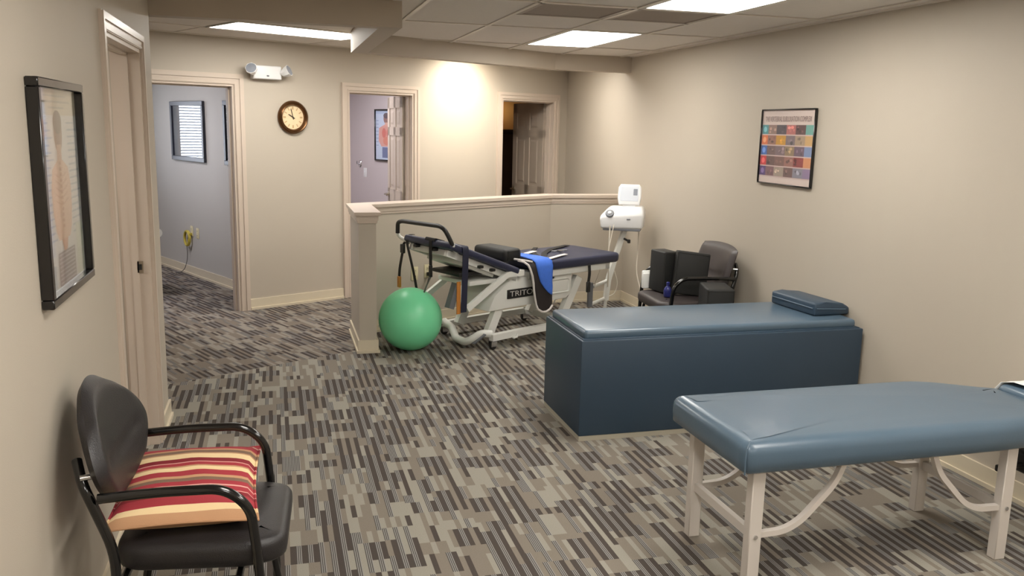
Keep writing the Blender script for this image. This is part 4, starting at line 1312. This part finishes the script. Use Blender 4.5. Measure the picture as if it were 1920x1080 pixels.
def hand(nmn, ang, L_, w_):
    a = R(ang)
    c, s_ = math.cos(a), math.sin(a)
    b_ = MB()
    pts2 = [(-.02, w_), (L_ * .8, w_), (L_, 0), (L_ * .8, -w_), (-.02, -w_)]
    f3 = [(c * x - s_ * y, s_ * x + c * y) for x, y in pts2]
    b_.add([(x, -.0145, z) for x, z in f3] + [(x, -.0125, z) for x, z in f3], [(0, 1, 2, 3, 4), (9, 8, 7, 6, 5)] + [(i, (i + 1) % 5, 5 + (i + 1) % 5, 5 + i) for i in range(5)])
    b_.build(nmn, 'ink', ck, smooth=None)
hand('hour_hand', 149, .056, .0045)
hand('minute_hand', 104, .085, .0035)
MB().cyl((0, -.010, 0), (0, -.018, 0), .006).build('hub', 'ink', ck)

# ------------------------------------------------------------------ framed pictures
def framed(name, label, cat, w, h, loc, rotz, fw=.022, depth=.03, fm_='frame_black', glass='poster_glass'):
    t = thing(name, label, cat, loc, rotz)
    f = MB()
    for x0, x1, z0, z1 in ((-w / 2, w / 2, -h / 2, -h / 2 + fw), (-w / 2, w / 2, h / 2 - fw, h / 2), (-w / 2, -w / 2 + fw, -h / 2 + fw, h / 2 - fw), (w / 2 - fw, w / 2, -h / 2 + fw, h / 2 - fw)):
        f.rbox(x0, x1, -depth, -.001, z0, z1, .003, 1)
    f.build('frame', fm_, t)
    MB().box(-w / 2 + .005, w / 2 - .005, -.010, -.001, -h / 2 + .005, h / 2 - .005).build('backing', 'paper', t, smooth=None)
    if glass: MB().box(-w / 2 + fw * .8, w / 2 - fw * .8, -.0185, -.017, -h / 2 + fw * .8, h / 2 - fw * .8).build('glazing', glass, t, smooth=None)
    return t
# chart with a figure on the left wall
w, h = .57, .63
fr = framed('framed_chart', 'black framed chart with a standing figure on the left wall', 'framed poster', w, h, (XL, 2.868, 1.492), R(90), .026, .034)
sh = [(q(-.26, .26, -.29, .29), (214, 216, 214))]
sh.append((q(-.26, .26, .215, .29), (206, 196, 172)))
for i, (a_, b_) in enumerate(((-.14, .14), (-.18, .18), (-.10, .10))): sh.append((q(a_, b_, .268 - i * .017, .274 - i * .017), (176, 170, 156)))
for i in range(17):
    z = .19 - i * .021
    sh.append((q(-.24, -.11 + .02 * ((i * 7) % 3), z, z + .006), (166, 178, 196)))
    sh.append((q(.12, .22 + .015 * ((i * 5) % 3), z, z + .006), (166, 178, 190)))
sh.append((q(-.25, -.17, .06, .20), (176, 188, 210)))
sh.append((ell(0, .165, .052, .062), (150, 118, 98)))
sh.append((ell(0, .195, .054, .035), (104, 88, 78)))
sh.append((q(-.028, .028, .07, .13), (206, 166, 142)))
body = [(-.03, .085), (-.10, .06), (-.125, .0), (-.12, -.06), (-.10, -.12), (-.07, -.15), (.07, -.15), (.10, -.12), (.12, -.06), (.125, .0), (.10, .06), (.03, .085)]
sh.append((body, (218, 178, 150)))
for i in range(12): sh.append((q(-.012, .012, .07 - i * .017, .080 - i * .017), (190, 140, 110)))
for i in range(5):
    sh.append(([(-.075, .05 - i * .02), (-.015, .035 - i * .02), (-.015, .030 - i * .02), (-.075, .044 - i * .02)], (196, 148, 120)))
    sh.append(([(.075, .05 - i * .02), (.075, .044 - i * .02), (.015, .030 - i * .02), (.015, .035 - i * .02)], (196, 148, 120)))
sh.append(([(-.04, -.15), (.04, -.15), (.012, -.20), (-.012, -.20)], (206, 150, 120)))
sh.append((q(-.10, .12, -.285, -.185), (122, 116, 122)))
for i in range(8): sh.append((q(-.092, .112, -.279 + i * .012, -.274 + i * .012), (176, 168, 172)))
sh.append((q(.15, .24, -.285, -.12), (208, 214, 196)))
print_part('print', sh, fr, -.0105)
# five-row poster on the right wall
w, h = .645, .515
pr_ = framed('framed_poster', 'black edged poster with five rows of coloured pictures on the right wall', 'framed poster', w, h, (XR, 5.26, 1.612), R(-90), .008, .024)
sh = [(q(-.315, .315, -.25, .25), (222, 204, 194))]
rows = [((70, 150, 156), [(150, 122, 108), (74, 68, 72), (186, 112, 104), (96, 66, 62)], (112, 172, 160)),
        ((232, 122, 62), [(158, 112, 92), (206, 152, 40), (126, 112, 114), (176, 152, 124)], (212, 172, 112)),
        ((54, 104, 176), [(116, 92, 86), (126, 106, 108), (150, 128, 96), (112, 92, 106)], (128, 148, 186)),
        ((214, 52, 48), [(108, 82, 72), (126, 92, 80), (160, 112, 98), (146, 62, 56)], (214, 148, 102)),
        ((84, 58, 116), [(128, 92, 92), (170, 154, 136), (112, 86, 78), (140, 138, 148)], (146, 126, 156))]
rnd = random.Random(3)
for i, (c0, mids, c1) in enumerate(rows):
    z1 = .150 - i * .0715
    z0 = z1 - .0635
    sh.append((q(-.312, .312, z0, z1), c1))
    sh.append((q(-.312, -.235, z0, z1), c0))
    sh.append((ell(-.275, (z0 + z1) / 2, .022, .02, 10), tuple(min(255, x + 60) for x in c0)))
    xs_ = [-.235, -.13, -.01, .10, .215]
    for k in range(4):
        sh.append((q(xs_[k], xs_[k + 1], z0, z1), mids[k]))
        cm = mids[k]
        for _ in range(4):
            cx = rnd.uniform(xs_[k] + .02, xs_[k + 1] - .02)
            cz = rnd.uniform(z0 + .014, z1 - .014)
            f_ = rnd.uniform(.55, 1.5)
            a_, b_ = rnd.uniform(.008, .02), rnd.uniform(.006, .013)
            sh.append((ell(cx, cz, a_, b_, 9), tuple(max(0, min(255, int(x * f_))) for x in cm)))
    sh.append((q(-.312, .312, z0 - .0065, z0 - .002), (216, 190, 184)))
print_part('print', sh, pr_, -.0105)
text_part('title', 'THE VERTEBRAL SUBLUXATION COMPLEX', .05, 'title_ink', pr_, (0, -.0140, .188), (R(90), 0, 0), .0002, width=.55)
# two reflective pictures in the exam room
for nn_, (c_, lab) in enumerate(((2.03, 'slate framed glazed picture deep in the exam room reflecting window blinds'), (.63, 'slate framed glazed picture just inside the exam room door'))):
    fr = framed('glazed_picture', lab, 'picture', .90, .635, BWp(.30, c_, 1.588), r1, .045, .03, 'frame_slate', 'picture_glass')
    MB().box(-.40, .40, -.0125, -.0105, -.28, .28).build('art', 'art_dark', fr, smooth=None)
# anatomy chart on the lavender wall
w, h = .50, .63
fr = framed('framed_chart', 'black framed pale blue anatomy chart on the lavender wall behind the open door', 'framed poster', w, h, BWp(2.62, 1.68, 1.578), r1, .018, .025)
sh = [(q(-.24, .24, -.355, .355), (206, 220, 240))]
sh += [(q(-.23, .23, .30, .34), (186, 204, 230)), (ell(0, .235, .062, .075), (160, 124, 116)), (ell(0, .275, .064, .04), (98, 86, 92)), (q(-.03, .03, .12, .18), (220, 178, 160))]
sh.append(([(-.04, .15), (-.16, .10), (-.17, -.08), (-.11, -.16), (.11, -.16), (.17, -.08), (.16, .10), (.04, .15)], (226, 168, 154)))
sh += [(ell(-.05, .03, .045, .07), (214, 120, 108)), (ell(.05, .03, .045, .07), (214, 120, 108)), (ell(0, -.08, .07, .06), (222, 142, 120)), (q(-.09, .09, -.32, -.17), (112, 124, 164))]
for i in range(8): sh.append((q(-.225, -.17, .2 - i * .05, .21 - i * .05), (150, 170, 205)))
sh = [([(x, z * .86) for x, z in pl_], c_) for pl_, c_ in sh]
print_part('print', sh, fr, -.0105)

# ------------------------------------------------------------------ things beyond the doors
cb = thing('tall_cabinet', 'dark wooden cabinet standing in the unlit room under an amber glow', 'cabinet', BWp(4.52, 1.72, 0), BE - R(90))
MB().box(-.70, .70, -.22, .22, .06, 1.64).build('body', 'dark_wood', cb, smooth=None)
MB().rbox(-.73, .73, -.25, .235, 1.64, 1.68, .006, 2).build('cabinet_top', 'dark_wood', cb)
MB().box(-.68, .68, -.19, .20, 0, .06).build('plinth', 'dark_wood', cb, smooth=None)
for x0 in (-.69, -.22, .25):
    d_ = MB().rbox(x0, x0 + .44, -.238, -.22, .08, 1.62, .004, 1).build('cabinet_door', 'dark_wood', cb)
    MB().cyl((x0 + .40, -.238, .9), (x0 + .40, -.262, .9), .012).build('knob', 'nickel', d_)
lp = thing('amber_lamp', 'small amber globe lamp on top of the dark cabinet', 'lamp', BWp(4.50, 2.27, 1.68), BE)
MB().lathe([(.06, 0), (.06, .01), (.015, .02), (.012, .10)], 20).build('base', 'bronze', lp)
MB().lathe([(.012, .098), (.05, .12), (.07, .17), (.05, .22), (.012, .24)], 24).build('globe', 'amber_glass', lp)
ap = bpy.data.lights.new('amber_bulb', 'POINT')
ap.energy = 4.0
ap.color = (1.0, .55, .16)
ap.shadow_soft_size = .07
ao = bpy.data.objects.new('amber_bulb', ap)
C.objects.link(ao)
ao.location = BWp(4.50, 2.27, 1.97)
# paper roll holder on the exam table end, peeking past the hall corner
pt_ = thing('exam_table', 'exam table end with white paper roll peeking past the hall wall corner', 'exam table', BWp(-.395, 1.5, 0), BE)
MB().rbox(-.62, -.02, -.30, .30, .05, .50, .01, 2).build('body', 'grey_plastic', pt_)
pad(round_poly([(-.64, -.32), (.0, -.32), (.0, .32), (-.64, .32)], .03), .50, .57, name='table_pad', m='grey_plastic', parent=pt_)
MB().cyl((.045, -.22, .60), (.045, .22, .60), .045, 24).build('paper_roll', 'paper', pt_)
MB().box(.0, .05, -.25, -.235, .48, .62).box(.0, .05, .235, .25, .48, .62).box(-.04, .02, -.25, .25, .47, .50).build('roll_bracket', 'white_metal', pt_, smooth=None)
MB().box(-.60, -.04, -.28, .28, 0, .05).build('base', 'dark_plastic', pt_, smooth=None)
# panel added out of view in the side room, lifts the black doorway gap
ceiling_light((-1.9, 4.0, WT - .09), 0, 'added ceiling panel brightening the side room behind the left door', 0.58, 1.2, 'diffuser')

# look-alikes of one kind share a group
GROUPS = {'ceiling_light': 'fluorescent ceiling panels', 'air_grille': 'air grilles in the main ceiling', 'wall_outlet': 'cream wall outlets', 'foam_block': 'foam blocks on the corner armchair',
          'glazed_picture': 'glazed pictures in the exam room', 'armchair': 'vinyl armchairs', 'framed_chart': 'framed body charts'}
for o in bpy.data.objects:
    k = o.name.split('.')[0]
    if o.parent is None and k in GROUPS: o['group'] = GROUPS[k]
